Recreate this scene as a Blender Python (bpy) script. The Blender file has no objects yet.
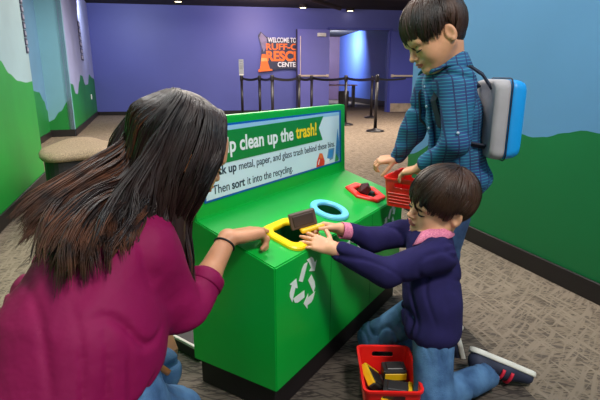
import bpy, bmesh, math, random
import numpy as np
from mathutils import Vector, Matrix
random.seed(7); rng = np.random.default_rng(7)
SC = bpy.context.scene; COL = SC.collection

# ------------------------------------------------------------------ camera, world, light, exposure
cam = bpy.data.cameras.new('camera'); camo = bpy.data.objects.new('camera', cam); COL.objects.link(camo)
cam.sensor_width = 36; cam.lens = 36*470/600; cam.clip_start = .02; cam.clip_end = 80
camo.location = (0, 0, .97); camo.rotation_euler = (math.pi/2-.252, 0, 0); SC.camera = camo
w = bpy.data.worlds.new('world'); SC.world = w; w.use_nodes = True
w.node_tree.nodes['Background'].inputs[0].default_value = (.85, .9, 1, 1)
w.node_tree.nodes['Background'].inputs[1].default_value = .38
def area(name, loc, to, size, power, col=(1, 1, 1), sy=None):
    l = bpy.data.lights.new(name, 'AREA'); l.energy = power; l.size = size; l.color = col
    if sy: l.shape = 'RECTANGLE'; l.size_y = sy
    o = bpy.data.objects.new(name, l); COL.objects.link(o); o.location = loc
    o.rotation_euler = (Vector(to)-Vector(loc)).to_track_quat('-Z', 'Y').to_euler(); return o
area('key_ceiling_light', (1.0, -.15, 2.75), (.35, 1.5, .4), .45, 46, (1, .96, .9))
area('rear_fill_ceiling_light', (-.9, -.6, 2.6), (-.3, 1.4, .5), .8, 8, (1, .97, .95))
area('counter_ceiling_light', (.1, 2.6, 2.8), (.15, 1.8, .5), .5, 26, (1, .97, .92))
area('mural_ceiling_light', (-.8, 1.9, 2.8), (-1.9, 2.4, .7), .5, 47, (1, 1, .95))
area('hall_ceiling_light', (-1.0, 7.5, 2.8), (-1.0, 7.6, 0), 2.5, 300, (1, .90, .78))
area('hall_ceiling_light', (2.6, 9.5, 2.8), (2.4, 9.7, 0), 2.0, 240, (1, .86, .72))
area('wall_wash_light', (-.9, 11.9, 2.78), (-.9, 14, 1.6), .8, 58, (1, .76, .80))
area('wall_wash_light', (-4.3, 11.0, 2.78), (-4.6, 13.5, 1.3), 1.2, 44, (.85, .9, 1))
area('corridor_light', (1.3, 20.0, 2.6), (2.0, 21.5, 1.9), .3, 150, (.8, .88, 1))
area('right_wall_light', (1.0, 1.9, 2.75), (1.7, 2.2, .4), .5, 7, (.9, .97, 1))
SC.view_settings.view_transform = 'Standard'; SC.view_settings.look = 'None'
SC.view_settings.gamma = 1; SC.view_settings.exposure = 0.38; SC.view_settings.use_curve_mapping = False

# ------------------------------------------------------------------ helpers
def lin(c):
    return tuple((x/255/12.92 if x/255 <= .04045 else ((x/255+.055)/1.055)**2.4) for x in c)+(1,)
MATS = {}
def mat(name, c, rough=.5, var=.08, vs=8., bump=0., bs=60., metal=0., spec=.5, sheen=0., c2=None, stretch=None, emit=0.):
    if name in MATS: return MATS[name]
    m = bpy.data.materials.new(name); m.use_nodes = True; nt = m.node_tree; b = nt.nodes['Principled BSDF']
    b.inputs['Roughness'].default_value = rough; b.inputs['Metallic'].default_value = metal
    b.inputs['Specular IOR Level'].default_value = spec; b.inputs['Sheen Weight'].default_value = sheen
    tc = nt.nodes.new('ShaderNodeTexCoord'); mp = nt.nodes.new('ShaderNodeMapping')
    nt.links.new(tc.outputs['Object'], mp.inputs[0])
    if stretch: mp.inputs['Scale'].default_value = stretch
    n = nt.nodes.new('ShaderNodeTexNoise'); n.inputs['Scale'].default_value = vs; n.inputs['Detail'].default_value = 4
    nt.links.new(mp.outputs[0], n.inputs['Vector'])
    r = nt.nodes.new('ShaderNodeValToRGB'); L = lin(c)
    a = lin(c2) if c2 else tuple(x*(1-var*2) for x in L[:3])+(1,)
    bb = L if c2 else tuple(min(1, x*(1+var*2)) for x in L[:3])+(1,)
    r.color_ramp.elements[0].position = .35; r.color_ramp.elements[1].position = .65
    r.color_ramp.elements[0].color = a; r.color_ramp.elements[1].color = bb
    nt.links.new(n.outputs['Fac'], r.inputs[0]); nt.links.new(r.outputs[0], b.inputs['Base Color'])
    if bump:
        n2 = nt.nodes.new('ShaderNodeTexNoise'); n2.inputs['Scale'].default_value = bs; n2.inputs['Detail'].default_value = 3
        nt.links.new(mp.outputs[0], n2.inputs['Vector'])
        bp_ = nt.nodes.new('ShaderNodeBump'); bp_.inputs['Strength'].default_value = bump; bp_.inputs['Distance'].default_value = .01
        nt.links.new(n2.outputs['Fac'], bp_.inputs['Height']); nt.links.new(bp_.outputs[0], b.inputs['Normal'])
    if emit:
        b.inputs['Emission Color'].default_value = L; b.inputs['Emission Strength'].default_value = emit
    MATS[name] = m; return m

def thing(name, label, cat, loc=(0, 0, 0), rz=0, group=None):
    o = bpy.data.objects.new(name, None); COL.objects.link(o); o.location = loc; o.rotation_euler = (0, 0, rz)
    o.empty_display_size = .05
    o['label'] = label; o['category'] = cat
    if group: o['group'] = group
    return o
def tag(o, label, cat, group=None):
    o['label'] = label; o['category'] = cat
    if group: o['group'] = group
    return o
def link(name, me, parent=None, mats=(), smooth=False, kind=None, local=False):
    for m in mats: me.materials.append(m)
    if smooth:
        for p in me.polygons: p.use_smooth = True
    o = bpy.data.objects.new(name, me); COL.objects.link(o)
    if parent is not None:
        o.parent = parent
        if not local:
            M = parent.matrix_basis if parent.parent is None else parent.parent.matrix_basis @ parent.matrix_basis
            me.transform(M.inverted())
    if kind: o['kind'] = kind
    return o
def from_bm(name, bm, m, parent=None, smooth=False, kind=None, local=False):
    me = bpy.data.meshes.new(name); bmesh.ops.recalc_face_normals(bm, faces=bm.faces); bm.to_mesh(me); bm.free()
    return link(name, me, parent, m if isinstance(m, (list, tuple)) else [m], smooth, kind, local)
def bevel_box(bm, size, M, bev=.0, seg=2):
    r = bmesh.ops.create_cube(bm, size=1); vs = r['verts']
    bmesh.ops.scale(bm, vec=size, verts=vs)
    if bev:
        es = list({e for v in vs for e in v.link_edges})
        rr = bmesh.ops.bevel(bm, geom=es, offset=bev, segments=seg, affect='EDGES', profile=.5)
        vs = list({v for f in rr['faces'] for v in f.verts} | {v for v in vs if v.is_valid})
    bmesh.ops.transform(bm, matrix=M, verts=vs)
def T(x, y, z): return Matrix.Translation((x, y, z))
def RZ(a): return Matrix.Rotation(a, 4, 'Z')
def frame(o, x, up):
    x = Vector(x).normalized(); up = Vector(up); y = up.cross(x).normalized(); z = x.cross(y)
    M = Matrix.Identity(4)
    for i in range(3): M[i][0] = x[i]; M[i][1] = y[i]; M[i][2] = z[i]; M[i][3] = o[i]
    return M
def prism(bm, pts, z0, z1, M=None, mi=0):
    """extruded outline; pts in xy"""
    M = M or Matrix.Identity(4)
    a = [bm.verts.new(M @ Vector((p[0], p[1], z0))) for p in pts]; b = [bm.verts.new(M @ Vector((p[0], p[1], z1))) for p in pts]
    n = len(pts); fs = [bm.faces.new(a[::-1]), bm.faces.new(b)]
    for i in range(n): fs.append(bm.faces.new((a[i], a[(i+1) % n], b[(i+1) % n], b[i])))
    for f in fs: f.material_index = mi
def ring(bm, outer, inner, z0, z1, M, mi=0):
    n = len(outer); L = []
    for pts, z in ((outer, z0), (outer, z1), (inner, z1), (inner, z0)):
        L.append([bm.verts.new(M @ Vector((p[0], p[1], z))) for p in pts])
    for k in range(4):
        A, B = L[k], L[(k+1) % 4]
        for i in range(n): bm.faces.new((A[i], A[(i+1) % n], B[(i+1) % n], B[i])).material_index = mi
def tube(bm, pts, r, sides=8, caps=True):
    pts = [Vector(p) for p in pts]; n = len(pts); rs = r if isinstance(r, (list, tuple)) else [r]*n
    rings = []; ref = None
    for i, p in enumerate(pts):
        t = (pts[min(i+1, n-1)]-pts[max(i-1, 0)]).normalized()
        if ref is None: ref = t.orthogonal().normalized()
        ref = (ref-t*ref.dot(t)).normalized(); b = t.cross(ref)
        rings.append([bm.verts.new(p+(ref*math.cos(a)+b*math.sin(a))*rs[i]) for a in [2*math.pi*k/sides for k in range(sides)]])
    for i in range(n-1):
        for k in range(sides):
            bm.faces.new((rings[i][k], rings[i][(k+1) % sides], rings[i+1][(k+1) % sides], rings[i+1][k]))
    if caps: bm.faces.new(rings[0][::-1]); bm.faces.new(rings[-1])
def lathe(bm, prof, M, seg=24):
    rings = []
    for r, z in prof:
        rings.append([bm.verts.new(M @ Vector((r*math.cos(2*math.pi*k/seg), r*math.sin(2*math.pi*k/seg), z))) for k in range(seg)])
    for i in range(len(prof)-1):
        for k in range(seg): bm.faces.new((rings[i][k], rings[i][(k+1) % seg], rings[i+1][(k+1) % seg], rings[i+1][k]))
    bm.faces.new(rings[0][::-1]); bm.faces.new(rings[-1])
def cut(o, cutters):
    """boolean difference, baked"""
    for c in cutters:
        md = o.modifiers.new('b', 'BOOLEAN'); md.operation = 'DIFFERENCE'; md.object = c; md.solver = 'EXACT'
    dg = bpy.context.evaluated_depsgraph_get(); me = bpy.data.meshes.new_from_object(o.evaluated_get(dg))
    o.modifiers.clear(); o.data = me
    for c in cutters: bpy.data.objects.remove(c)
FONT = None
def text_mesh(s, size, M, bold=0., depth=.001, width=None, shear=0., align='LEFT'):
    cu = bpy.data.curves.new('t', 'FONT'); cu.body = s; cu.size = size; cu.offset = bold*size; cu.extrude = depth; cu.shear = shear; cu.align_x = align
    o = bpy.data.objects.new('t', cu); COL.objects.link(o); bpy.context.view_layer.update()
    me = bpy.data.meshes.new_from_object(o.evaluated_get(bpy.context.evaluated_depsgraph_get())); bpy.data.objects.remove(o)
    if width:
        xs = [v.co.x for v in me.vertices]; wd = max(xs)-min(xs)
        me.transform(Matrix.Diagonal((width/wd, 1, 1, 1)))
    me.transform(M); return me

# ------------------------------------------------------------------ smooth solid modelling (numpy surface nets)
class Solid:
    def __init__(s, h): s.h = h; s.ops = []; s.M = Matrix.Identity(4); s.sc = 1.; s.post = None
    def P(s, p): return np.array(s.M @ Vector(p), dtype=np.float32)
    def cone(s, a, b, ra, rb, k=.012, sub=False): s.ops.append(('c', s.P(a), s.P(b), ra*s.sc, rb*s.sc, k*s.sc, sub)); return s
    def chain(s, pts, rs, k=.012):
        for i in range(len(pts)-1): s.cone(pts[i], pts[i+1], rs[i], rs[i+1], k)
        return s
    def ell(s, c, r, k=.012, sub=False, R=None):
        Q = s.M.to_3x3().normalized()
        if R is not None: Q = Q @ R.to_3x3()
        s.ops.append(('e', s.P(c), np.array(Q, dtype=np.float32), np.array(r, dtype=np.float32)*s.sc, k*s.sc, sub)); return s
    def plane(s, c, n, k=.004):      # removes everything on the side n points to
        nn = (s.M.to_3x3().normalized() @ Vector(n)).normalized()
        s.ops.append(('p', s.P(c), np.array(nn, dtype=np.float32), k*s.sc)); return s
    def mesh(s):
        h = s.h; lo = np.full(3, 1e9); hi = -lo
        for o in s.ops:
            if o[0] == 'p' or o[-1]: continue
            if o[0] == 'c': l = np.minimum(o[1]-o[3], o[2]-o[4]); u = np.maximum(o[1]+o[3], o[2]+o[4])
            else: e = np.sqrt(((o[2]*o[3])**2).sum(1)); l = o[1]-e; u = o[1]+e
            lo = np.minimum(lo, l); hi = np.maximum(hi, u)
        lo = lo-.02-3*h; hi = hi+.02+3*h; n = np.ceil((hi-lo)/h).astype(int)+1
        F = np.full(tuple(n), .06, dtype=np.float32)
        ax = [(lo[i]+h*np.arange(n[i])).astype(np.float32) for i in range(3)]
        for o in s.ops:
            if o[0] == 'p': sl = tuple(slice(0, m) for m in n)
            else:
                if o[0] == 'c': l = np.minimum(o[1]-o[3], o[2]-o[4]); u = np.maximum(o[1]+o[3], o[2]+o[4]); k = o[5]
                else: e = np.sqrt(((o[2]*o[3])**2).sum(1)); l = o[1]-e; u = o[1]+e; k = o[4]
                mg = k+3*h+.012
                i0 = np.clip(((l-mg-lo)/h).astype(int), 0, n); i1 = np.clip(((u+mg-lo)/h).astype(int)+2, 0, n)
                if (i1 <= i0).any(): continue
                sl = tuple(slice(i0[i], i1[i]) for i in range(3))
            X = ax[0][sl[0]][:, None, None]; Y = ax[1][sl[1]][None, :, None]; Z = ax[2][sl[2]][None, None, :]
            if o[0] == 'c':
                a, b = o[1], o[2]; d = b-a; L2 = max(float(d@d), 1e-9)
                px, py, pz = X-a[0], Y-a[1], Z-a[2]
                t = np.clip((px*d[0]+py*d[1]+pz*d[2])/L2, 0, 1)
                D = np.sqrt((px-t*d[0])**2+(py-t*d[1])**2+(pz-t*d[2])**2)-(o[3]+(o[4]-o[3])*t); k = o[5]; sub = o[6]
            elif o[0] == 'e':
                c, Q, r = o[1], o[2], o[3]; px, py, pz = X-c[0], Y-c[1], Z-c[2]
                q = [(px*Q[0, i]+py*Q[1, i]+pz*Q[2, i]) for i in range(3)]
                k0 = np.sqrt(sum((q[i]/r[i])**2 for i in range(3))); k1 = np.sqrt(sum((q[i]/r[i]**2)**2 for i in range(3)))
                D = k0*(k0-1)/np.maximum(k1, 1e-6); k = o[4]; sub = o[5]
            else:
                c, nn = o[1], o[2]; D = -((X-c[0])*nn[0]+(Y-c[1])*nn[1]+(Z-c[2])*nn[2]); k = o[3]; sub = True
            A = F[sl]
            if sub:
                D = -D; hh = np.clip(k-np.abs(A-D), 0, None)/k; F[sl] = np.maximum(A, D)+hh*hh*k*.25
            else:
                hh = np.clip(k-np.abs(A-D), 0, None)/k; F[sl] = np.minimum(A, D)-hh*hh*k*.25
        if s.post is not None:
            X, Y, Z = np.meshgrid(*ax, indexing='ij'); F += s.post(X, Y, Z).astype(np.float32)
        F[0] = F[-1] = .06; F[:, 0] = F[:, -1] = .06; F[:, :, 0] = F[:, :, -1] = .06
        ins = F < 0
        c8 = [ins[i:n[0]-1+i, j:n[1]-1+j, k:n[2]-1+k] for i in (0, 1) for j in (0, 1) for k in (0, 1)]
        sm = sum(x.astype(np.int8) for x in c8); act = (sm > 0) & (sm < 8)
        idx = -np.ones(act.shape, dtype=np.int64); I = np.argwhere(act); idx[act] = np.arange(len(I))
        acc = np.zeros((len(I), 3)); cnt = np.zeros(len(I))
        for axn in range(3):
            o1, o2 = [q for q in range(3) if q != axn]
            for u in (0, 1):
                for v in (0, 1):
                    A = I.copy(); A[:, o1] += u; A[:, o2] += v; B = A.copy(); B[:, axn] += 1
                    fa = F[A[:, 0], A[:, 1], A[:, 2]]; fb = F[B[:, 0], B[:, 1], B[:, 2]]
                    m = (fa < 0) != (fb < 0); t = fa[m]/(fa[m]-fb[m]); p = A[m].astype(float); p[:, axn] += t
                    acc[m] += p; cnt[m] += 1
        V = lo+h*acc/cnt[:, None]; Q = []
        for axn in range(3):
            o1, o2 = [(1, 2), (2, 0), (0, 1)][axn]
            sa = [slice(0, None)]*3; sb = [slice(0, None)]*3; sa[axn] = slice(0, -1); sb[axn] = slice(1, None)
            ch = ins[tuple(sa)] != ins[tuple(sb)]; E_ = np.argwhere(ch); fl = ins[tuple(sa)][ch]
            ok = (E_[:, o1] > 0) & (E_[:, o2] > 0) & (E_[:, o1] < n[o1]-1) & (E_[:, o2] < n[o2]-1); E_ = E_[ok]; fl = fl[ok]
            def g(u, v):
                W = E_.copy(); W[:, o1] -= u; W[:, o2] -= v; return idx[W[:, 0], W[:, 1], W[:, 2]]
            q = np.stack([g(1, 1), g(0, 1), g(0, 0), g(1, 0)], 1); q[~fl] = q[~fl][:, ::-1]; Q.append(q)
        Q = np.concatenate(Q); return V, Q
    def build(s, name, m, parent=None, matfn=None):
        V, Q = s.mesh(); return np_obj(name, V, Q, m, parent, matfn)
def np_mesh(name, V, Q):
    me = bpy.data.meshes.new(name); me.vertices.add(len(V)); me.vertices.foreach_set('co', np.asarray(V, dtype=np.float32).ravel())
    k = Q.shape[1]; me.loops.add(len(Q)*k); me.loops.foreach_set('vertex_index', Q.ravel().astype(np.int32))
    me.polygons.add(len(Q)); me.polygons.foreach_set('loop_start', np.arange(0, len(Q)*k, k, dtype=np.int32))
    me.update(calc_edges=True); me.validate(); return me
def np_obj(name, V, Q, m, parent=None, matfn=None, smooth=True):
    me = np_mesh(name, V, Q)
    o = link(name, me, parent, m if isinstance(m, (list, tuple)) else [m], smooth)
    if matfn is not None:
        me.polygons.foreach_set('material_index', matfn(V[Q].mean(1)).astype(np.int32))
    return o
def join_np(parts):
    Vs = []; Qs = []; n = 0
    for V, Q in parts: Vs.append(V); Qs.append(Q+n); n += len(V)
    return np.concatenate(Vs), np.concatenate(Qs)
def strands(name, lines, radii, m, parent, sides=4):
    """lines: (N,K,3), radii (K,) relative profile or (N,K)"""
    L = np.asarray(lines, dtype=float); N, K, _ = L.shape; R = np.broadcast_to(radii, (N, K))
    t = np.gradient(L, axis=1); t /= np.linalg.norm(t, axis=2, keepdims=True)+1e-9
    ref = np.array([.31, .2, .93]); a = np.cross(t, ref); a /= np.linalg.norm(a, axis=2, keepdims=True)+1e-9; b = np.cross(t, a)
    ang = np.arange(sides)*2*np.pi/sides
    V = L[:, :, None, :]+(a[:, :, None, :]*np.cos(ang)[None, None, :, None]+b[:, :, None, :]*np.sin(ang)[None, None, :, None])*R[:, :, None, None]
    idx = np.arange(N*K*sides).reshape(N, K, sides); nx = np.roll(idx, -1, 2)
    Q = np.stack([idx[:, :-1], nx[:, :-1], nx[:, 1:], idx[:, 1:]], -1).reshape(-1, 4)
    return V.reshape(-1, 3), Q
def wrinkle(amp, f, seed=0, axis=None):
    """cloth folds: narrow grooves that wander, and soft swells between them"""
    r = np.random.default_rng(seed); D = r.normal(size=(6, 3)); D /= np.linalg.norm(D, axis=1)[:, None]; ph = r.uniform(0, 6, 6)
    if axis is not None: D[2] = D[2]*.35+np.array(axis); D[3] = D[3]*.5+np.array(axis)
    def fn(X, Y, Z):
        def d(i): return X*D[i, 0]+Y*D[i, 1]+Z*D[i, 2]
        w1 = np.sin(f*.45*d(0)+ph[0]); w2 = np.sin(f*.4*d(1)+ph[1]); w3 = np.sin(f*.33*d(4)+ph[4])
        a = np.sin(f*.5*d(2)+1.5*w1+.8*w3+ph[2]); b = np.sin(f*.8*d(3)+1.7*w2+ph[3])
        return amp*(np.exp(-(a/.28)**2)*np.clip(w2+.55, 0, 1.5)*1.1+np.exp(-(b/.35)**2)*np.clip(w3+.3, 0, 1.3)*.8-.35*w1)
    return fn

# ------------------------------------------------------------------ people helpers
def head_ops(S, M, sc, woman=False, neck_to=None):
    S.M = M; S.sc = sc
    S.ell((-.010, 0, .032), (.090, .071, .078), .01).ell((.028, 0, -.012), (.052, .055, .074), .03)
    S.cone((.018, 0, -.048), (.058, 0, -.072), .040, .020, .03)
    for s in (-1, 1):
        S.ell((.048, s*.030, -.030), (.028, .024, .026), .02)
        S.cone((-.005, s*.048, -.035), (.045, s*.018, -.073), .020, .016, .025)
        S.ell((.070, s*.026, .016), (.014, .024, .010), .012)
    S.ell((.055, 0, .04), (.032, .045, .035), .03)
    for s in (-1, 1):
        S.ell((.089, s*.028, -.002), (.013, .017, .010), .012, True)
        S.ell((.0680, s*.028, -.004), (.0145, .0145, .0135), .003)
    S.cone((.080, 0, .004), (.097, 0, -.022), .0060, .0092, .008)
    for s in (-1, 1): S.ell((.089, s*.0095, -.0255), (.0085, .0062, .0058), .004)
    S.ell((.076, 0, -.044), (.016, .022, .014), .01)
    S.ell((.0885, 0, -.0435), (.0075, .0185, .0042), .003).ell((.0865, 0, -.0525), (.0075, .0155, .0052), .003)
    S.ell((.0955, 0, -.048), (.008, .019, .0012), .002, True)
    S.ell((.074, 0, -.073), (.013, .016, .012), .012)
    for s in (-1, 1):
        S.ell((-.012, s*.074, -.010), (.017, .007, .027), .004, R=Matrix.Rotation(-s*.35, 3, 'Z'))
        S.ell((-.007, s*.081, -.006), (.0105, .006, .018), .003, True, R=Matrix.Rotation(-s*.35, 3, 'Z'))
        S.ell((-.010, s*.077, -.028), (.007, .005, .008), .004)
    S.M = Matrix.Identity(4); S.sc = 1
    if neck_to is not None:
        a = M @ Vector((-.022*1, 0, -.045)) if sc == 1 else M @ Vector((-.022, 0, -.045))
        S.cone(a, neck_to, .046*sc, .052*sc, .02)
def face_parts(M, sc, parent, hairm, lipm, lashm, eyem, look=None):
    """brows, lashes, lips"""
    for s in (-1, 1):
        bm = bmesh.new()
        tube(bm, [M @ Vector((.0865-.010*abs(t)**2*1.6-.004*abs(t), s*(.012+.034*t), .0165+.006*math.sin(t*2.4))) for t in (0, .25, .5, .75, 1)], [.0012*sc, .0026*sc, .0026*sc, .002*sc, .0008*sc], 6)
        from_bm('eyebrow', bm, hairm, parent, True)
        bm = bmesh.new()
        pts = []
        for t in (-1, -.6, -.2, .2, .6, 1):
            pts.append(M @ Vector((.0685+.0155*math.sqrt(max(0, 1-(t*.95)**2)), s*(.028+.0135*t), -.0085+.0015*t*t)))
        tube(bm, pts, [.0009*sc, .0019*sc, .0024*sc, .0025*sc, .0023*sc, .0012*sc], 6)
        from_bm('eyelashes', bm, lashm, parent, True)
def hand_ops(S, M, sc, curls=(.3, .35, .4, .45), spread=.12, thumb=(.75, .62, -.25), thumb_curl=.25, side=1):
    """x to the fingertips, y to the thumb side (times side), palm faces -z"""
    S.M = M; S.sc = sc
    by = (.030, .0105, -.010, -.029); bl = (.068, .076, .070, .054); bx = (.092, .096, .092, .082); br = (.0088, .0092, .0088, .0078)
    for i in range(4):
        S.cone((0, side*by[i]*.55, 0), (bx[i], side*by[i], 0), .0145, .0125, .012)
    S.ell((.045, 0, -.004), (.048, .036, .014), .012)
    for i in range(4):
        a = (1.5-i)*spread; d = Vector((math.cos(a), side*math.sin(a), 0)); p = Vector((bx[i], side*by[i], 0)); c = curls[i] if isinstance(curls, (list, tuple)) else curls
        ang = c*.8; r = br[i]
        for j, f in enumerate((.45, .31, .24)):
            v = d*math.cos(ang)+Vector((0, 0, -1))*math.sin(ang); q = p+v*bl[i]*f; r2 = r*(.94 if j < 2 else .82)
            S.cone(p, q, r, r2, .004); p = q; r = r2; ang += c*(1.1 if j == 0 else .7)
    p = Vector((.022, side*.026, -.006)); v = Vector((thumb[0], side*thumb[1], thumb[2])).normalized(); r = .0135
    for j, l in enumerate((.040, .032, .026)):
        q = p+v*l; r2 = (.0110, .0102, .0082)[j]; S.cone(p, q, r, r2, .008 if j == 0 else .003); p = q; r = r2
        v = (v+Vector((.6, -side*.35, -.25))*thumb_curl).normalized()
    S.M = Matrix.Identity(4); S.sc = 1
def short_hair(M, sc, end_fn, n, m_cap, parent, r0=.0021, seed=1, crown=(-.035, 0, .5), puff=.006, sweep=0., layers=3):
    """strands run from the crown over the skull down to end_fn(azimuth) elevation (radians from crown)"""
    r = np.random.default_rng(seed); K = 11; lines = []; C = np.array([-.012, 0, .034]); A = np.array([.097, .079, .088])
    NL = max(60, n//14); lk = [(r.uniform(-np.pi, np.pi), r.normal()*.045, r.uniform(0, .6), r.uniform(0, 1), r.normal()*.13) for _ in range(NL)]
    for i in range(n):
        q = lk[r.integers(NL)]; phi = q[0]+r.normal()*.035; e = end_fn((phi+np.pi) % (2*np.pi)-np.pi)*(1+q[1]+r.normal()*.02); st = max(0, q[2]+r.normal()*.05)
        lay = q[3]*.7+.3*r.random(); j = r.normal()*.02; bend = q[4]+r.normal()*.02+sweep
        t = np.linspace(st*e, e, K); u = np.linspace(0, 1, K)
        ph = phi+j+bend*u*u
        tilt = .25*(1-t/np.pi)  # crown sits a bit back
        off = puff*(.3+.7*lay)*(np.sin(u*np.pi*.85)+.35)
        x = np.sin(t)*np.cos(ph); y = np.sin(t)*np.sin(ph); z = np.cos(t)
        ca, sa = math.cos(-.35), math.sin(-.35); x, z = x*ca+z*sa, -x*sa+z*ca
        P = C+np.stack([x, y, z], 1)*(A+off[:, None]); lines.append(P)
    L = np.array(lines); Mh = np.array(M); L = L@Mh[:3, :3].T+Mh[:3, 3]
    prof = r0*sc*np.array([.5, .9, 1, 1, 1, 1, 1, .95, .85, .6, .15])
    return strands('hair', L, prof, None, None)
def headM(center, face, up, sc):
    M = frame(center, face, up)
    return M @ Matrix.Scale(sc, 4)


# measured outlines of the place
HILL_A = [(0, 1.6), (3.5, 1.55), (5.2, 1.22), (5.55, 1.10), (5.75, 1.01), (6.0, .955), (6.3, .94), (6.55, .95)]
HILL_B = [(0, .55), (3.0, .82), (3.6, .80), (4.05, .77), (4.4, .62), (4.55, .45)]
HILL_C = [(0, .26), (.06, .29), (.19, .43), (.33, .60), (.39, .69)]
HILL_D = [(0, .90), (.42, .88), (.68, .71), (.95, .69), (1.5, .92), (1.83, 1.05), (2.15, 1.03), (2.6, .84), (3.2, .85), (3.75, 1.08), (4.5, 1.0), (5.3, .95)]
HILL_R = [(0, .72), (2.4, .80), (3.02, .742), (3.10, .748), (3.21, .725), (3.31, .695), (3.40, .684), (3.48, .695), (3.68, .745), (3.85, .70), (4.1, .60), (4.56, .43)]
DOOR = (6.46, 8.26, 2.33); LEAFL = (.02, .10, math.radians(180+4), .93); SIGN = (4.46, 5.75, 1.22, 2.18)
DOWN = [(-2.99, 12.38), (.08, 13.4), (1.40, 14.0)]
POSTS = [(-1.36, 11.3, 'black barrier post carrying the small pale notice'), (-.91, 10.9, 'second barrier post from the left in front of the blue wall'),
         (-.55, 9.6, 'wide looking black barrier post just right of the orange cone sign'), (-.02, 10.2, 'black barrier post in front of the edge of the folded door leaf'),
         (.27, 11.2, 'black barrier post in front of the middle of the folded door leaf'), (.98, 10.31, 'black barrier post seen at the left of the open doorway'),
         (1.82, 12.21, 'rear barrier post seen through the doorway, with smaller base'), (1.431, 9.01, 'nearest black barrier post with round base on open carpet')]
TAPES = [(0, 1, 'black barrier tape between the notice post and its neighbour'), (1, 2, 'black barrier tape crossing below the orange cone'), (2, 3, 'black barrier tape below the welcome sign lettering'),
         (3, 4, 'short black barrier tape across the left of the door leaf'), (4, 5, 'black barrier tape from door leaf to the doorway post'), (5, 7, 'black barrier tape across the open doorway ending at nearest post')]
TAPE_END = (2.9, 13.2, .985)
BENCH = .93
HELD = ((.008, 1.400, .548), (.93, .25, .2), (-.15, .1, 1))

# poses (metres, camera stands at the origin 0.97 m up, looking along +y)
KH = (Vector((.438, 1.420, .590)), (-.95, -.26, -.06), (-.03, -.28, 1), 1.04)
SH = (Vector((.447, 1.640, 1.108)), (-.80, -.14, -.52), (-.5, 0, .85), 1.08)
WH = (Vector((-.288, 1.130, .793)), (.72, .58, -.42), (.35, .25, .9), 1.16)
PLACKET = [(.432, 1.655, .965), (.436, 1.640, .90), (.448, 1.635, .83), (.462, 1.64, .75), (.472, 1.65, .67), (.478, 1.66, .60)]
PACK = ((.690, 1.655, .838), (1, -.05, .0), (-.12, 0, 1))
STRAPS = [('s', [(.635, 1.60, .94), (.60, 1.600, .985), (.555, 1.600, 1.012), (.505, 1.598, 1.005), (.465, 1.600, .965), (.445, 1.600, .90), (.47, 1.592, .82), (.56, 1.590, .76), (.635, 1.60, .745)]),
          ('s', [(.635, 1.715, .94), (.59, 1.720, .99), (.53, 1.735, 1.012), (.47, 1.735, .99), (.430, 1.73, .92), (.44, 1.735, .83), (.52, 1.755, .76), (.635, 1.72, .745)])]
TOTE2 = ((.430, 1.785, .500), (.846, -.5335, -.03), (.06, -.06, 1))
BELT = [(-.40, 1.02, .30), (-.375, 1.035, .285), (-.35, 1.045, .262), (-.335, 1.05, .245)]
HAIR_GUIDES = []; HAIR_MASS = []
# long hair: pairs of guide paths; 'h' points are in the head's own frame
HAIR_GUIDES = [
 ([('h', .040, .012, .118), ('h', .030, -.065, .100), ('h', .038, -.090, .030), ('h', .020, -.094, -.050), (-.272, 1.075, .640), (-.262, 1.045, .545), (-.264, 1.020, .475)],
  [('h', -.010, .012, .122), ('h', -.020, -.072, .102), ('h', -.020, -.098, .030), ('h', -.015, -.098, -.060), (-.300, 1.040, .640), (-.292, 1.010, .560), (-.292, .995, .50)], 620, .009, .10),
 ([('h', -.010, .012, .122), ('h', -.025, -.072, .102), ('h', -.030, -.098, .030), ('h', -.030, -.100, -.060), (-.290, 1.020, .655), (-.292, 1.020, .60), (-.300, 1.005, .56)],
  [('h', -.040, .010, .122), ('h', -.065, -.065, .100), ('h', -.080, -.085, .030), ('h', -.090, -.085, -.050), (-.330, .950, .690), (-.345, .880, .660), (-.345, .845, .62)], 420, .010, .12),
 ([('h', -.040, .010, .122), ('h', -.065, -.065, .100), ('h', -.080, -.085, .030), ('h', -.090, -.090, -.050), (-.330, .945, .695), (-.340, .880, .665), (-.335, .850, .62)],
  [('h', -.050, .010, .122), ('h', -.075, -.065, .100), ('h', -.095, -.085, .030), ('h', -.110, -.090, -.030), (-.385, .900, .730), (-.400, .820, .680), (-.400, .780, .60)], 520, .010, .15),
 ([('h', -.050, .010, .122), ('h', -.075, -.065, .100), ('h', -.095, -.080, .030), (-.345, 1.000, .740), (-.380, .900, .725), (-.400, .810, .675), (-.405, .765, .600)],
  [('h', -.065, .010, .115), ('h', -.095, -.045, .080), ('h', -.120, -.045, .020), (-.385, 1.010, .770), (-.440, .900, .740), (-.455, .810, .690), (-.470, .755, .615)], 620, .014, .28),
 ([('h', -.060, .010, .118), ('h', -.090, -.050, .085), ('h', -.120, -.050, .030), (-.385, 1.010, .780), (-.440, .920, .745), (-.480, .840, .705), (-.495, .780, .660)],
  [('h', -.065, .030, .112), ('h', -.105, -.010, .085), ('h', -.130, -.010, .050), (-.385, 1.060, .845), (-.445, .990, .795), (-.515, .900, .745), (-.552, .845, .700)], 700, .010, .50),
 ([('h', .040, .012, .116), ('h', .045, .055, .102), ('h', .030, .092, .030), ('h', .020, .100, -.060), (-.34, 1.22, .66), (-.38, 1.20, .58), (-.39, 1.19, .52)],
  [('h', -.060, .012, .118), ('h', -.080, .060, .092), ('h', -.105, .075, .030), ('h', -.115, .080, -.050), (-.44, 1.14, .70), (-.50, 1.08, .62), (-.52, 1.04, .56)], 300, .010, .1),
]
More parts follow.
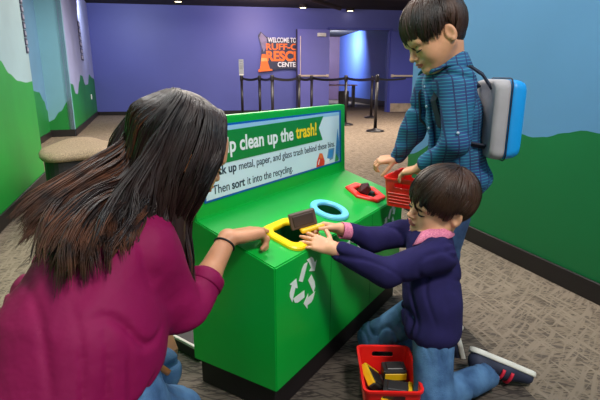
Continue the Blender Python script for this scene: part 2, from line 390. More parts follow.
HAIR_MASS = [((-.320, 1.09, .78), (-.400, 1.00, .735), .058, .034), ((-.40, 1.00, .735), (-.480, .88, .715), .030, .012), ((-.34, 1.05, .76), (-.40, .89, .690), .040, .020),
             ((-.295, 1.06, .74), (-.282, 1.03, .56), .032, .013)]

# ------------------------------------------------------------------ the room
TH = .3187; FW = Vector((-math.sin(TH), math.cos(TH), 0)); RT = Vector((math.cos(TH), math.sin(TH), 0))
def room(u, w_, z=0): return RT*u+FW*w_+Vector((0, 0, z))
CEIL = 2.88
# carpet
cm = bpy.data.materials.new('carpet'); cm.use_nodes = True; nt = cm.node_tree; b = nt.nodes['Principled BSDF']
tc = nt.nodes.new('ShaderNodeTexCoord')
def nd(t, **k):
    n = nt.nodes.new(t)
    for a, v in k.items(): setattr(n, a, v)
    return n
def strip(ang, sx, sy, thr=.56):
    mp = nd('ShaderNodeMapping'); mp.inputs['Rotation'].default_value = (0, 0, ang); mp.inputs['Scale'].default_value = (sx, sy, 1)
    nt.links.new(tc.outputs['Object'], mp.inputs[0]); n = nd('ShaderNodeTexNoise'); n.inputs['Scale'].default_value = 1; n.inputs['Detail'].default_value = 2
    m1 = nd('ShaderNodeMapping'); m1.inputs['Rotation'].default_value = (0, 0, ang); nt.links.new(tc.outputs['Object'], m1.inputs[0])
    nt.links.new(m1.outputs[0], mp.inputs[0]); mp.inputs['Rotation'].default_value = (0, 0, 0)
    nt.links.new(mp.outputs[0], n.inputs['Vector'])
    r = nd('ShaderNodeValToRGB'); r.color_ramp.elements[0].position = thr-.05; r.color_ramp.elements[1].position = thr+.05
    nt.links.new(n.outputs['Fac'], r.inputs[0]); return r.outputs[0]
def mix(f, a, b_, mode='MIX'):
    n = nd('ShaderNodeMix', data_type='RGBA', blend_type=mode)
    for i, s in ((0, f), (6, a), (7, b_)):
        if isinstance(s, (float, int)): n.inputs[i].default_value = s
        elif isinstance(s, tuple): n.inputs[i].default_value = s
        else: nt.links.new(s, n.inputs[i])
    return n.outputs[2]
A1 = strip(.45, 9, 95, .55); A2 = strip(-.15, 12, 120, .56); A3 = strip(1.3, 6, 60, .57); A4 = strip(-.75, 5, 60, .58); A5 = strip(2.2, 7, 55, .58)
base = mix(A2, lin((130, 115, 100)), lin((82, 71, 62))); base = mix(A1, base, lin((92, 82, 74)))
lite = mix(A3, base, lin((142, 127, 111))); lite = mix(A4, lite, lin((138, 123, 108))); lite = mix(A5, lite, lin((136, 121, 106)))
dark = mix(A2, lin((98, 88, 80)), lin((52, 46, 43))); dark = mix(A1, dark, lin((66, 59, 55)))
# two carpet colourways meet along a straight seam to the right of the counter
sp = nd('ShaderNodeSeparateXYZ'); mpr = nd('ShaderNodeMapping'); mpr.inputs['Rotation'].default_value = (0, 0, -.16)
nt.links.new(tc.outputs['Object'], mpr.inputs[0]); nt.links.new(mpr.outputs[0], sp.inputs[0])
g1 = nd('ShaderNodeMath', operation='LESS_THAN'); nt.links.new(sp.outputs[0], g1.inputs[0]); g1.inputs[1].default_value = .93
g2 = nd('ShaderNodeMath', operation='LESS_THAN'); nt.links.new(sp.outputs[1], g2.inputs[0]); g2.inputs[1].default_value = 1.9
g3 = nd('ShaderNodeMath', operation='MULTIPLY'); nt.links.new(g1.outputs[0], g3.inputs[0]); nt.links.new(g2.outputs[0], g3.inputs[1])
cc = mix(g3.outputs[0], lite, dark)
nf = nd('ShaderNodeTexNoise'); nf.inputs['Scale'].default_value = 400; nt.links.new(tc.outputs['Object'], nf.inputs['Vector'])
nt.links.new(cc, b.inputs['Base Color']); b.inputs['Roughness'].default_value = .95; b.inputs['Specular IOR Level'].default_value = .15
bu = nd('ShaderNodeBump'); bu.inputs['Strength'].default_value = .4; bu.inputs['Distance'].default_value = .003
nt.links.new(nf.outputs['Fac'], bu.inputs['Height']); nt.links.new(bu.outputs[0], b.inputs['Normal'])
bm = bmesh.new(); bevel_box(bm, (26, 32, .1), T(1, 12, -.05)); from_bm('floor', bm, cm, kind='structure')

black = mat('black_base', (26, 20, 22), .45); ceilm = mat('ceiling_black', (27, 21, 22), .9, .35, 1.5)
bm = bmesh.new(); bevel_box(bm, (18, 24, .1), T(0, 12.5, CEIL+.05)); from_bm('ceiling', bm, ceilm, kind='structure')

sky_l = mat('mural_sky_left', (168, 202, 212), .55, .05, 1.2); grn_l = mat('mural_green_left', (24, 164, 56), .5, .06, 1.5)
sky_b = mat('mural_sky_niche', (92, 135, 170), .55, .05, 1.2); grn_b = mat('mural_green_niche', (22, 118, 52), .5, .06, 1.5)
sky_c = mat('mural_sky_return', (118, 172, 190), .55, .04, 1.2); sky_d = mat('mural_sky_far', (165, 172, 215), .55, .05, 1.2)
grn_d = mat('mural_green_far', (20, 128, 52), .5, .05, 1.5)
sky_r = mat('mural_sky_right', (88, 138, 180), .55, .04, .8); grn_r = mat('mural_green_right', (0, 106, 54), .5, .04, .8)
def mural(name, P0, P1, H, hill, mats, thick=.1, back=None, z0=0.):
    """wall from P0 to P1; hill(s) height of the painted hill line; one mesh, two paints"""
    P0 = Vector(P0); P1 = Vector(P1); d = P1-P0; L = d.length; d.normalize(); n = Vector((d.y, -d.x, 0)) if back is None else Vector(back)
    bm = bmesh.new(); N = max(24, int(L/.03)); N = min(N, 400)
    rows = [[], [], []]
    for i in range(N+1):
        s = L*i/N; p = P0+d*s; hz = max(z0+.01, min(H-.01, hill(s)))
        rows[0].append(bm.verts.new(p+Vector((0, 0, z0)))); rows[1].append(bm.verts.new(p+Vector((0, 0, hz)))); rows[2].append(bm.verts.new(p+Vector((0, 0, H))))
    for i in range(N):
        bm.faces.new((rows[0][i], rows[0][i+1], rows[1][i+1], rows[1][i])).material_index = 1
        bm.faces.new((rows[1][i], rows[1][i+1], rows[2][i+1], rows[2][i])).material_index = 0
    # body behind the painted face
    q = [P0, P1, P1+n*thick, P0+n*thick]
    lo = [bm.verts.new(v+Vector((0, 0, z0))) for v in q]; hi = [bm.verts.new(v+Vector((0, 0, H))) for v in q]
    for i in (1, 2, 3): bm.faces.new((lo[i], lo[(i+1) % 4], hi[(i+1) % 4], hi[i])).material_index = 0
    bm.faces.new(lo[::-1]); bm.faces.new(hi)
    me = bpy.data.meshes.new(name); bm.to_mesh(me); bm.free()
    return link(name, me, None, mats, False, 'structure')
def baseboard(name, P0, P1, off, h=.1, t=.014):
    P0 = Vector(P0); P1 = Vector(P1); d = (P1-P0); L = d.length; d.normalize(); a = math.atan2(d.y, d.x); o = Vector(off).normalized()
    bm = bmesh.new(); c = (P0+P1)/2+o*(t/2+.001); bevel_box(bm, (L, t, h), T(c.x, c.y, h/2+.001) @ RZ(a), .003, 1)
    from_bm(name, bm, black, kind='structure')
def interp(pts):
    xs = [p[0] for p in pts]; ys = [p[1] for p in pts]
    def f(s):
        s = min(max(s, xs[0]), xs[-1]); i = max(0, min(len(xs)-2, int(np.searchsorted(xs, s))-1))
        t = (s-xs[i])/(xs[i+1]-xs[i]); t = t*t*(3-2*t); return ys[i]*(1-t)+ys[i+1]*t
    return f
uA = -.95; wA = 5.05
A0 = room(uA, -1.5); A1_ = room(uA, wA)
mural('wall_left_front', A0, A1_, CEIL, interp(HILL_A), [sky_l, grn_l], back=-RT, thick=.12)
baseboard('baseboard_left_front', A0, A1_, RT)
B0 = room(-1.53, wA-.6); B1 = room(-1.53, 9.05)
mural('wall_left_niche', B0, B1, CEIL, interp(HILL_B), [sky_b, grn_b], back=-RT)
baseboard('baseboard_left_niche', B0, B1, RT)
C0_ = room(-1.53, 9.05); C1_ = room(-1.14, 9.05)
mural('wall_left_return', C0_, C1_, CEIL, interp(HILL_C), [sky_c, grn_d], back=FW)
baseboard('baseboard_left_return', C0_, C1_, -FW, .12)
D0 = room(-1.14, 9.05); D1 = Vector((-5.54, 13.06, 0))
mural('wall_left_far', D0, D1, CEIL, interp(HILL_D), [sky_d, grn_d], back=-RT)
baseboard('baseboard_left_far', D0, D1, RT, .12)
uR = 1.862
R0 = room(uR, -1.5); R1 = room(uR, 3.06)
mural('wall_right', R0, R1, CEIL, interp(HILL_R), [sky_r, grn_r], back=RT, thick=.16)
baseboard('baseboard_right', R0, R1, -RT, .095)

# back wall with a double door opening
bluew = mat('blue_paint', (84, 92, 168), .5, .03, .6); blued = mat('blue_door_paint', (66, 74, 165), .42, .03, .8)
BW = Vector((-5.54, 13.06, 0)); BD = Vector((.9867, .1624, 0)); BN = Vector((.1624, -.9867, 0)); BA = math.atan2(BD.y, BD.x)
def bw(s, n, z): return BW+BD*s+BN*n+Vector((0, 0, z))
def wallbox(bm, s0, s1, n0, n1, z0, z1, bev=0):
    c = bw((s0+s1)/2, (n0+n1)/2, (z0+z1)/2); bevel_box(bm, (abs(s1-s0), abs(n1-n0), z1-z0), Matrix.Translation(c) @ RZ(BA), bev, 1)
OL, OR, OH = DOOR
bm = bmesh.new(); wallbox(bm, -.3, OL, -.2, 0, 0, CEIL); wallbox(bm, OR, 14, -.2, 0, 0, CEIL); wallbox(bm, OL, OR, -.2, 0, OH, CEIL)
from_bm('wall_back', bm, bluew, kind='structure')
bm = bmesh.new(); wallbox(bm, 0, OL-.05, .001, .016, .001, .1); from_bm('baseboard_back', bm, black, kind='structure')
bm = bmesh.new(); wallbox(bm, OR+1.0, 12, .001, .016, .001, .1); from_bm('baseboard_back_right', bm, black, kind='structure')
bm = bmesh.new()
for s0, s1, z0, z1 in ((OL-.05, OL, 0, OH+.05), (OR, OR+.08, 0, OH+.05), (OL-.05, OR+.08, OH, OH+.06)): wallbox(bm, s0, s1, -.2, .03, z0+.001, z1)
from_bm('trim_1', bm, blued, kind='structure')
# doors, each leaf folded open
metal = mat('brushed_metal', (178, 176, 172), .35, .08, 3, metal=.8); warmm = mat('push_bar_metal', (225, 205, 185), .3, .05, 3, metal=.5)
def leaf(name, M, wd, ht, sd, paint):
    root = bpy.data.objects.new(name, None); COL.objects.link(root); root.matrix_world = M; root['kind'] = 'structure'
    bm = bmesh.new(); bevel_box(bm, (wd, .045, ht), T(wd/2, 0, ht/2+.01), .003, 1); from_bm('door_panel', bm, paint, root, local=True)
    bm = bmesh.new(); bevel_box(bm, (wd*.94, .05, .05), T(wd*.5, -.075*sd, 1.06), .01, 2)
    for x in (.06, wd-.06): bevel_box(bm, (.07, .06, .08), T(x, -.05*sd, 1.06), .008, 1)
    from_bm('push_bar', bm, warmm, root, local=True)
    return root
lf = leaf('door_1', Matrix.Translation(bw(OL-LEAFL[0], LEAFL[1], 0)) @ RZ(BA+LEAFL[2]), LEAFL[3], OH-.03, -1, mat('door_leaf_lilac', (104, 106, 186), .42, .03, .8))
wd = LEAFL[3]
bm = bmesh.new(); bevel_box(bm, (.035, .06, OH-.03), T(wd+.019, 0, (OH-.03)/2+.01), .004, 1); from_bm('door_edge', bm, mat('door_edge_dark', (30, 26, 70), .5), lf, local=True)
bm = bmesh.new(); bevel_box(bm, (.02, .02, 1.05), T(wd-.08, .035, 1.6), .004, 1); from_bm('vertical_rod', bm, warmm, lf, local=True)
bm = bmesh.new(); bevel_box(bm, (.26, .05, .1), T(.24, .05, OH-.16), .02, 2); from_bm('door_closer', bm, mat('door_closer_metal', (215, 215, 210), .4), lf, local=True)
rf = leaf('door_2', Matrix.Translation(bw(OR+.02, .075, 0)) @ RZ(BA), .95, OH-.03, 1, blued)
bm = bmesh.new(); bevel_box(bm, (.85, .006, .25), T(.475, -.0265, .14), .002, 1); from_bm('kick_plate', bm, mat('kick_plate_steel', (190, 170, 150), .35, .15, 4, metal=.6), rf, local=True)
# corridor beyond the door
K0 = Vector((1.75, 23.8, 0)); K1 = Vector((3.35, 15.7, 0)); kd = (K1-K0).normalized(); kn = Vector((-kd.y, kd.x, 0))
if kn.x < 0: kn = -kn
mural('wall_corridor', K0, K1, CEIL, lambda s: .001, [mat('corridor_blue', (88, 120, 215), .35, .03, .5), black], back=kn)
baseboard('baseboard_corridor', K0, K1, -kn, .2)
mural('wall_corridor_end', Vector((-3, 22.5, 0)), Vector((6, 23.8, 0)), CEIL, lambda s: .001, [mat('corridor_end_paint', (105, 80, 110), .6, .1, .5), black], back=Vector((0, 1, 0)))

# desk beyond the door
t = thing('desk', 'small desk with tan top seen through the open doorway', 'desk', (1.55, 17.2, 0))
bm = bmesh.new(); bevel_box(bm, (1.5, .7, .04), T(1.25, 17.2, .76), .005, 1); from_bm('desk_top', bm, mat('tan_laminate', (170, 120, 85), .4), t)
for x in (.6, 1.9):
    bm = bmesh.new(); bevel_box(bm, (.06, .6, .74), T(x, 17.2, .371), .005, 1); from_bm('leg', bm, black, t)
o = bmesh.new(); bevel_box(o, (.35, .3, .55), T(1.55, 17.15, .28), .02, 2); bevel_box(o, (.3, .02, .04), T(1.55, 16.99, .45), .005, 1)
tag(from_bm('storage_box', o, mat('dark_box', (50, 38, 42), .5)), 'dark storage box standing under the desk in the doorway', 'box')

# ceiling fittings: dark ducts and lit downlights
for i, (x0, y0, x1, y1, z, r) in enumerate([(-6, 10.2, 3.5, 11.2, 2.70, .06), (-6, 8.4, 4, 9.2, 2.74, .05), (-2.5, 6, 1.0, 12.6, 2.68, .05), (.8, 6, 3.6, 13.5, 2.72, .06)]):
    bm = bmesh.new(); tube(bm, [(x0+(x1-x0)*k/6, y0+(y1-y0)*k/6, z) for k in range(7)], r, 12)
    for k in range(1, 6):
        x = x0+(x1-x0)*k/6; y = y0+(y1-y0)*k/6; bevel_box(bm, (.02, .02, CEIL-z), T(x, y, (CEIL+z)/2))
    o = from_bm('ceiling_duct', bm, mat('duct_black', (48, 38, 42), .6, .2, 2), smooth=False)
    tag(o, ['long black duct crossing the ceiling closest to the blue wall', 'black pipe crossing the ceiling above the hall nearer the camera', 'black pipe running towards the blue wall at left of the sign', 'black duct running towards the open double door'][i], 'duct')
for i, (x, y) in enumerate(DOWN):
    t = thing('downlight', ['small lit downlight in the black ceiling left above the blue wall', 'small lit downlight in the black ceiling above the welcome sign', 'tiny lit downlight in the ceiling just before the doorway'][i], 'light', (x, y, CEIL-.08))
    bm = bmesh.new(); lathe(bm, [(.11, .078), (.12, .0), (.1, 0), (.095, .03)], T(x, y, CEIL-.08)); from_bm('housing', bm, ceilm, t)
    bm = bmesh.new(); lathe(bm, [(.085, .004), (.09, .012), (.08, .02)], T(x, y, CEIL-.08)); from_bm('lamp', bm, mat('lamp_glow', (255, 235, 190), emit=4), t)

# welcome sign with traffic cone cut-out, standing off the back wall
navy = mat('sign_navy', (48, 52, 78), .5); white = mat('white_print', (235, 238, 240), .5, .01); orange = mat('orange_print', (250, 120, 40), .5, .02)
s0, s1, z0, z1 = SIGN
t = thing('welcome_sign', 'dark wall sign with orange and white lettering beside the door', 'sign', bw((s0+s1)/2, .06, z0))
SM = Matrix.Translation(bw(s0, .08, z0)) @ RZ(BA) @ Matrix.Rotation(math.pi/2, 4, 'X')
W_, H_ = s1-s0, z1-z0
bm = bmesh.new()
ol = [(0, .02), (.1, -.03), (W_*.3, 0), (W_*.6, .03), (W_+.05, 0), (W_, H_*.5), (W_+.08, H_*.9), (W_*.95, H_), (W_*.8, H_*.86), (.42, H_*.86), (.2, H_*.92), (.04, H_+.06), (-.03, H_*.95), (.06, H_*.6)]
prism(bm, ol, -.03, .0, SM); bo = from_bm('board', bm, navy, t)
bm = bmesh.new(); prism(bm, [(.0, H_*.9), (.06, H_+.03), (.2, H_*.88), (.22, H_*.7), (.12, H_*.5), (.06, H_*.65)], .0005, .004, SM); from_bm('pale_corner', bm, mat('sign_mauve', (128, 118, 150), .5), t)
def sign_text(s, x, z, size, width, m, bold=.02):
    me = text_mesh(s, size, SM @ T(x, z, .003), bold, .003, width); o = link('lettering', me, t, [m]); return o
sign_text('WELCOME TO', .24, .74, .18, .80, white); sign_text('RUFF-CU', .17, .545, .23, 1.06, orange, .03)
sign_text('RESCUE', .17, .25, .36, 1.2, orange, .045); sign_text('CENTER', .50, .085, .18, .62, white, .03)
bm = bmesh.new(); prism(bm, [(-.04, -.06), (.36, -.02), (.34, .02), (.28, .03), (.16, H_*.44), (.06, H_*.44), (0, .03), (-.05, .0)], .004, .03, SM); cn = from_bm('traffic_cone_cutout', bm, orange, t)
bm = bmesh.new(); prism(bm, [(.035, H_*.24), (.215, H_*.24), (.195, H_*.33), (.045, H_*.33)], .031, .034, SM); from_bm('cone_band', bm, mat('cone_band_cream', (255, 170, 90), .5), cn)

# graphics on the left walls, seen edge-on
gd = mat('graphic_dark', (62, 58, 84), .5); gb = mat('graphic_brown', (126, 92, 72), .5)
def wall_graphic(name, label, P, d, n, L, z0, z1, count):
    tt = thing(name, label, 'wall graphic', tuple(P+Vector((0, 0, z0)))); hh = (z1-z0)/count
    bm = bmesh.new(); a = math.atan2(d.y, d.x); ml = mat('graphic_light', (190, 186, 205), .5)
    for i in range(count):
        z = z0+hh*(i+.5)
        c = P+d*(L/2)+n*.006
        bevel_box(bm, (L, .008, hh*.86), T(c.x, c.y, z) @ RZ(a)); 
        for kx in (.25, .62):
            q = P+d*(L*kx)+n*.012; bm2 = bmesh.new(); bevel_box(bm2, (L*.2, .006, hh*.45), T(q.x, q.y, z+hh*.05*(-1)**i) @ RZ(a)); from_bm('mark', bm2, ml, tt)
    from_bm('backing', bm, gd, tt)
wall_graphic('wall_graphic', 'narrow dark vertical graphic with pale marks on the far left wall', room(-1.15, 11.35), FW, RT, .4, 1.35, 2.16, 6)
wall_graphic('wall_graphic', 'dark toothed vertical graphic at the edge of the near left wall', room(uA, 4.96), FW, RT, .07, 1.19, 2.3, 16)
bm = bmesh.new(); q = room(-1.15, 12.7, .55); bevel_box(bm, (.02, .08, .12), Matrix.Translation(q) @ RZ(TH), .004, 1); bevel_box(bm, (.008, .03, .04), Matrix.Translation(q+RT*.012) @ RZ(TH), .002, 1)
tag(from_bm('wall_outlet', bm, mat('outlet_white', (230, 232, 235), .4)), 'white outlet plate low on the far green wall', 'outlet')

# stanchions and tapes
stm = mat('stanchion_black', (24, 20, 26), .4)
tops = []
for i, (x, y, lab) in enumerate(POSTS):
    t = thing('stanchion', lab, 'stanchion', (x, y, 0), 0, None)
    bm = bmesh.new(); lathe(bm, [(.17, .002), (.175, .012), (.15, .03), (.05, .05), (.034, .07)], T(x, y, 0), 24); from_bm('base', bm, stm, t, True)
    bm = bmesh.new(); lathe(bm, [(.031, .06), (.031, .93)], T(x, y, 0), 16); from_bm('pole', bm, stm, t, True)
    bm = bmesh.new(); lathe(bm, [(.035, .925), (.04, .94), (.04, 1.02), (.036, 1.045), (.012, 1.05)], T(x, y, 0), 16); from_bm('tape_head', bm, stm, t, True)
    tops.append(Vector((x, y, .985)))
def tape(i, j, lab, end=None):
    a = tops[i]; b_ = tops[j] if end is None else Vector(end); d = (b_-a); n = Vector((-d.y, d.x, 0)).normalized()*.002; d2 = d.normalized()*.042
    a = a+d2; b_ = b_-d2; bm = bmesh.new(); N = 12; R_ = []
    for k in range(N+1):
        u = k/N; p = a.lerp(b_, u); sag = .035*4*u*(1-u)
        R_.append([bm.verts.new(p+n*sn+Vector((0, 0, -sag+dz))) for sn, dz in ((-1, -.026), (1, -.026), (1, .026), (-1, .026))])
    for k in range(N):
        for q in range(4): bm.faces.new((R_[k][q], R_[k][(q+1) % 4], R_[k+1][(q+1) % 4], R_[k+1][q]))
    bm.faces.new(R_[0][::-1]); bm.faces.new(R_[-1])
    tag(from_bm('barrier_tape', bm, stm), lab, 'barrier tape')
for (i, j, lab) in TAPES: tape(i, j, lab)
tape(6, 6, 'black barrier tape running from the rear right post to the door leaf', end=TAPE_END)
# small sign on the leftmost post
p = tops[0]; t = thing('post_sign', 'small pale upright notice on top of the leftmost barrier post', 'sign', (p.x, p.y, 1.05))
bm = bmesh.new(); bevel_box(bm, (.11, .012, .32), T(p.x, p.y-.0, 1.25), .003, 1); from_bm('plate', bm, mat('notice_grey', (165, 168, 175), .5), t)
bm = bmesh.new(); bevel_box(bm, (.11, .012, .035), T(p.x, p.y, 1.068), .003, 1); from_bm('bracket', bm, mat('notice_white', (225, 222, 215), .5), t)
bm = bmesh.new()
for k in range(5): bevel_box(bm, (.07, .003, .008), T(p.x, p.y-.008, 1.36-.04*k))
from_bm('notice_lines', bm, mat('notice_dark', (110, 112, 125), .5), t)

# bench: rounded triangular stool with speckled top
bc = Vector((-1.80, 3.80, 0)); BR = RZ(TH); t = thing('bench', 'rounded upholstered stool with tan speckled top and black side by green wall', 'stool', tuple(bc))
def blob(r, n=48, k=.13, ph=.3): return [(r*(1+k*math.cos(3*(a+ph)))*math.cos(a), r*(1+k*math.cos(3*(a+ph)))*math.sin(a)) for a in [2*math.pi*i/n for i in range(n)]]
bm = bmesh.new(); L_ = []
for r, z in ((.30, .385), (.345, .39), (.36, .41), (.362, .435), (.345, .455), (.30, .462), (.15, .466)): L_.append([bm.verts.new(bc+BR @ Vector((x*.74, y*1.55, z))) for x, y in blob(r*BENCH)])
for i in range(len(L_)-1):
    for k in range(48): bm.faces.new((L_[i][k], L_[i][(k+1) % 48], L_[i+1][(k+1) % 48], L_[i+1][k]))
bm.faces.new(L_[0][::-1]); bm.faces.new(L_[-1])
from_bm('cushion', bm, mat('speckled_tan', (196, 168, 138), .9, vs=160, c2=(128, 106, 88)), t, True)
bm = bmesh.new(); prism(bm, [tuple(bc+BR @ Vector((x*.72, y*1.5, 0)))[:2] for x, y in blob(.335*BENCH)], .001, .386); from_bm('base', bm, mat('bench_black', (34, 28, 32), .5), t)

# low dark plinth with metal edge behind the woman
t = thing('low_plinth', 'low black plinth with a pale metal edge left of the green counter', 'plinth', (-.62, 1.75, 0))
PA = Vector((-.56, 1.62, 0)); PB = Vector((-.365, 1.465, 0)); pd = (PB-PA).normalized(); pn = Vector((-pd.y, pd.x, 0)); pa = math.atan2(pd.y, pd.x)
c = PB-pd*.36+pn*.115; bm = bmesh.new(); bevel_box(bm, (.72, .22, .045), T(c.x, c.y, .0235) @ RZ(pa), .003, 1); from_bm('plinth_body', bm, mat('plinth_black', (22, 18, 20), .6), t)
c = PB-pd*.36+pn*.006; bm = bmesh.new(); bevel_box(bm, (.72, .012, .012), T(c.x, c.y, .0525) @ RZ(pa), .002, 1); from_bm('metal_edge', bm, mat('edge_steel', (190, 180, 175), .35), t)

# ------------------------------------------------------------------ green sorting counter
CO = Vector((-.0673, 1.178, 0)); CA = 1.0079; fd = Vector((math.cos(CA), math.sin(CA), 0)); bd = Vector((-fd.y, fd.x, 0))
LN, DP, TPK, Z0, HF, HB, HP = .9693, .2847, .043, .09, .4763, .5622, .8598
CM = Matrix.Translation(CO) @ RZ(CA)          # local: x along the counter, y to the back, z up
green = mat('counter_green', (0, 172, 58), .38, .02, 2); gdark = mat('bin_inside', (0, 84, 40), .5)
t = thing('sorting_counter', 'bright green sloped sorting counter with three holes and upright sign panel', 'counter', tuple(CO), CA)
bm = bmesh.new(); A_ = [(0, Z0), (DP+TPK, Z0), (DP+TPK, HP), (DP+.0085, HP), (DP, HB), (0, HF)]
lv = [bm.verts.new((0, y, z)) for y, z in A_]; rv = [bm.verts.new((LN, y, z)) for y, z in A_]
bm.faces.new(lv); bm.faces.new(rv[::-1])
for i in range(6): bm.faces.new((lv[i], rv[i], rv[(i+1) % 6], lv[(i+1) % 6]))
bmesh.ops.recalc_face_normals(bm, faces=bm.faces)
bmesh.ops.bevel(bm, geom=[e for e in bm.edges], offset=.0035, segments=2, affect='EDGES')
body = from_bm('counter_body', bm, [green, gdark], t, local=True)
sl = math.atan2(HB-HF, DP)
def topM(a, b_, dz=0): return T(a, b_, HF+(HB-HF)*b_/DP) @ Matrix.Rotation(sl, 4, 'X') @ T(0, 0, dz)
def rrect(w_, h_, r, n=8):
    P = []
    for cx, cy, a0 in ((w_/2-r, h_/2-r, 0), (-w_/2+r, h_/2-r, 90), (-w_/2+r, -h_/2+r, 180), (w_/2-r, -h_/2+r, 270)):
        for i in range(n+1): a = math.radians(a0+90*i/n); P.append((cx+r*math.cos(a), cy+r*math.sin(a)))
    return P
def circ(r, n=48): return [(r*math.cos(2*math.pi*i/n), r*math.sin(2*math.pi*i/n)) for i in range(n)]
def poly(r, n, k=5, rr=.0):   # n-gon, k points a side so that outer and inner match
    P = []; V = [(r*math.cos(2*math.pi*i/n), r*math.sin(2*math.pi*i/n)) for i in range(n)]
    for i in range(n):
        a, b_ = V[i], V[(i+1) % n]
        for j in range(k): P.append((a[0]+(b_[0]-a[0])*j/k, a[1]+(b_[1]-a[1])*j/k))
    return P
holes = [('yellow', .202, .078, rrect(.165, .150, .038), rrect(.105, .092, .022), (255, 214, 0)),
         ('blue', .482, .100, circ(.073), circ(.046), (110, 205, 240)),
         ('red', .800, .103, poly(.088, 6), poly(.052, 6), (240, 40, 30))]
cutters = []
for nm, a, b_, out, inn, colr in holes:
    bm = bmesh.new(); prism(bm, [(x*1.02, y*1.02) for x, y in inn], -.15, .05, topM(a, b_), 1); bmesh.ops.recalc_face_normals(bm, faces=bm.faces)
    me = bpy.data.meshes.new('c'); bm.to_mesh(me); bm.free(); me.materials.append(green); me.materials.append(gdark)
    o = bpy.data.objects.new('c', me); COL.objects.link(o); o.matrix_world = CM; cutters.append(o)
bpy.context.view_layer.update(); cut(body, cutters)
for nm, a, b_, out, inn, colr in holes:
    bm = bmesh.new(); M = topM(a, b_)
    n = len(out); prof = [(0, 0), (0, .007), (.12, .011), (.88, .011), (1, .007), (1, 0)]; L_ = []
    for f, z in prof: L_.append([bm.verts.new(M @ Vector((out[i][0]*(1-f)+inn[i][0]*f, out[i][1]*(1-f)+inn[i][1]*f, z+.0006))) for i in range(n)])
    for k in range(6):
        for i in range(n): bm.faces.new((L_[k][i], L_[k][(i+1) % n], L_[(k+1) % 6][(i+1) % n], L_[(k+1) % 6][i]))
    o = from_bm('hole_rim', bm, mat('rim_'+nm, colr, .35, .02), t, local=True)
    o['label'] = {'yellow': 'yellow rounded square rim', 'blue': 'light blue round rim', 'red': 'red hexagonal rim'}[nm]
# plinth and panel seam
bm = bmesh.new(); bevel_box(bm, (LN-.03, DP+TPK-.03, Z0-.001), T(LN/2, (DP+TPK)/2, Z0/2+.0005), .003, 1); from_bm('toe_kick', bm, mat('toe_black', (24, 17, 18), .6), t, local=True)
seamm = mat('seam_green', (0, 120, 42), .5)
for a in (.318, .645):
    bm = bmesh.new(); bevel_box(bm, (.0022, .0012, HF-Z0-.02), T(a, -.0002, (HF+Z0)/2)); from_bm('panel_seam', bm, seamm, t, local=True)
# recycling symbols on the front
def recyc(cx, cz, s):
    bm = bmesh.new(); M0 = T(cx, -.0012, cz) @ Matrix.Rotation(math.pi/2, 4, 'X')
    for k in range(3):
        M = M0 @ Matrix.Rotation(k*2*math.pi/3, 4, 'Z') @ Matrix.Scale(s, 4)
        prism(bm, [(-.44, .30), (-.22, .72), (-.05, .86), (.20, .86), (.02, .52), (-.18, .16)], 0, .0008/s, M)
        prism(bm, [(.27, .80), (.45, .53), (.30, .44), (.72, .30), (.88, .72), (.74, .64), (.58, .90), (.45, .97), (.12, .97), (.18, .90)], 0, .0008/s, M)
    return bm
for a in (.152, .49, .83):
    from_bm('recycling_symbol', recyc(a, .372 if a < .3 else .395, .078 if a < .3 else .062), mat('symbol_white', (235, 245, 235), .5, .01), t, local=True)
# sign face on the upright panel: local frame with x along, y up the panel
pt = math.atan2(.0085, HP-HB)
PM = T(0, DP, HB) @ Matrix.Rotation(math.pi/2-pt, 4, 'X')
ph = HP-HB; by0 = .605-HB+.006; by1 = .833-HB
bm = bmesh.new(); prism(bm, [(.040, by0-.004), (.925, by0-.004), (.925, by1+.004), (.040, by1+.004)], .0005, .003, PM); face = from_bm('sign_border', bm, mat('sign_blue', (0, 92, 175), .4, .01), t, local=True)
bm = bmesh.new(); prism(bm, [(.047, by0+.003), (.905, by0+.003), (.905, by1-.003), (.047, by1-.003)], .0031, .0042, PM); from_bm('sign_face', bm, mat('sign_pale', (212, 232, 242), .4, .015, 3), t, local=True)
bm = bmesh.new(); prism(bm, [(.047, by1-.017), (.905, by1-.017), (.905, by1-.003), (.047, by1-.003)], .0043, .0048, PM); from_bm('sky_strip', bm, mat('sign_lightblue', (150, 200, 232), .4, .01), t, local=True)
bn0, bn1 = .722-HB, .818-HB
bm = bmesh.new(); prism(bm, [(.047, bn0-.006), (.752, bn0+.002), (.722, (bn0+bn1)/2+.006), (.762, bn1+.003), (.047, bn1-.003)], .0049, .0062, PM); from_bm('green_banner', bm, mat('banner_green', (10, 132, 58), .4, .01), t, local=True)
def pt_text(s, x, y, size, width, m, bold=0., z=.0068, name='lettering'):
    me = text_mesh(s, size, PM @ T(x, y, z), bold, .0004, width); return link(name, me, t, [m], local=True)
yel = mat('yellow_print', (255, 215, 30), .5, .01); ink = mat('ink_print', (24, 52, 70), .5, .01)
wht = mat('white_print', (235, 238, 240))
pt_text('Help clean up the', .070, bn0+.026, .068, .455, wht, .022); pt_text('trash!', .548, bn0+.028, .070, .155, yel, .022)
pt_text('Pick up', .075, .684-HB, .040, .115, ink, .018, z=.0048); pt_text('metal, paper, and glass trash behind these bins.', .203, .684-HB, .037, .655, ink, .002, z=.0048)
pt_text('Then', .075, .628-HB, .040, .078, ink, .002, z=.0048); pt_text('sort', .165, .628-HB, .040, .065, ink, .018, z=.0048); pt_text('it into the recycling.', .243, .628-HB, .038, .275, ink, .002, z=.0048)
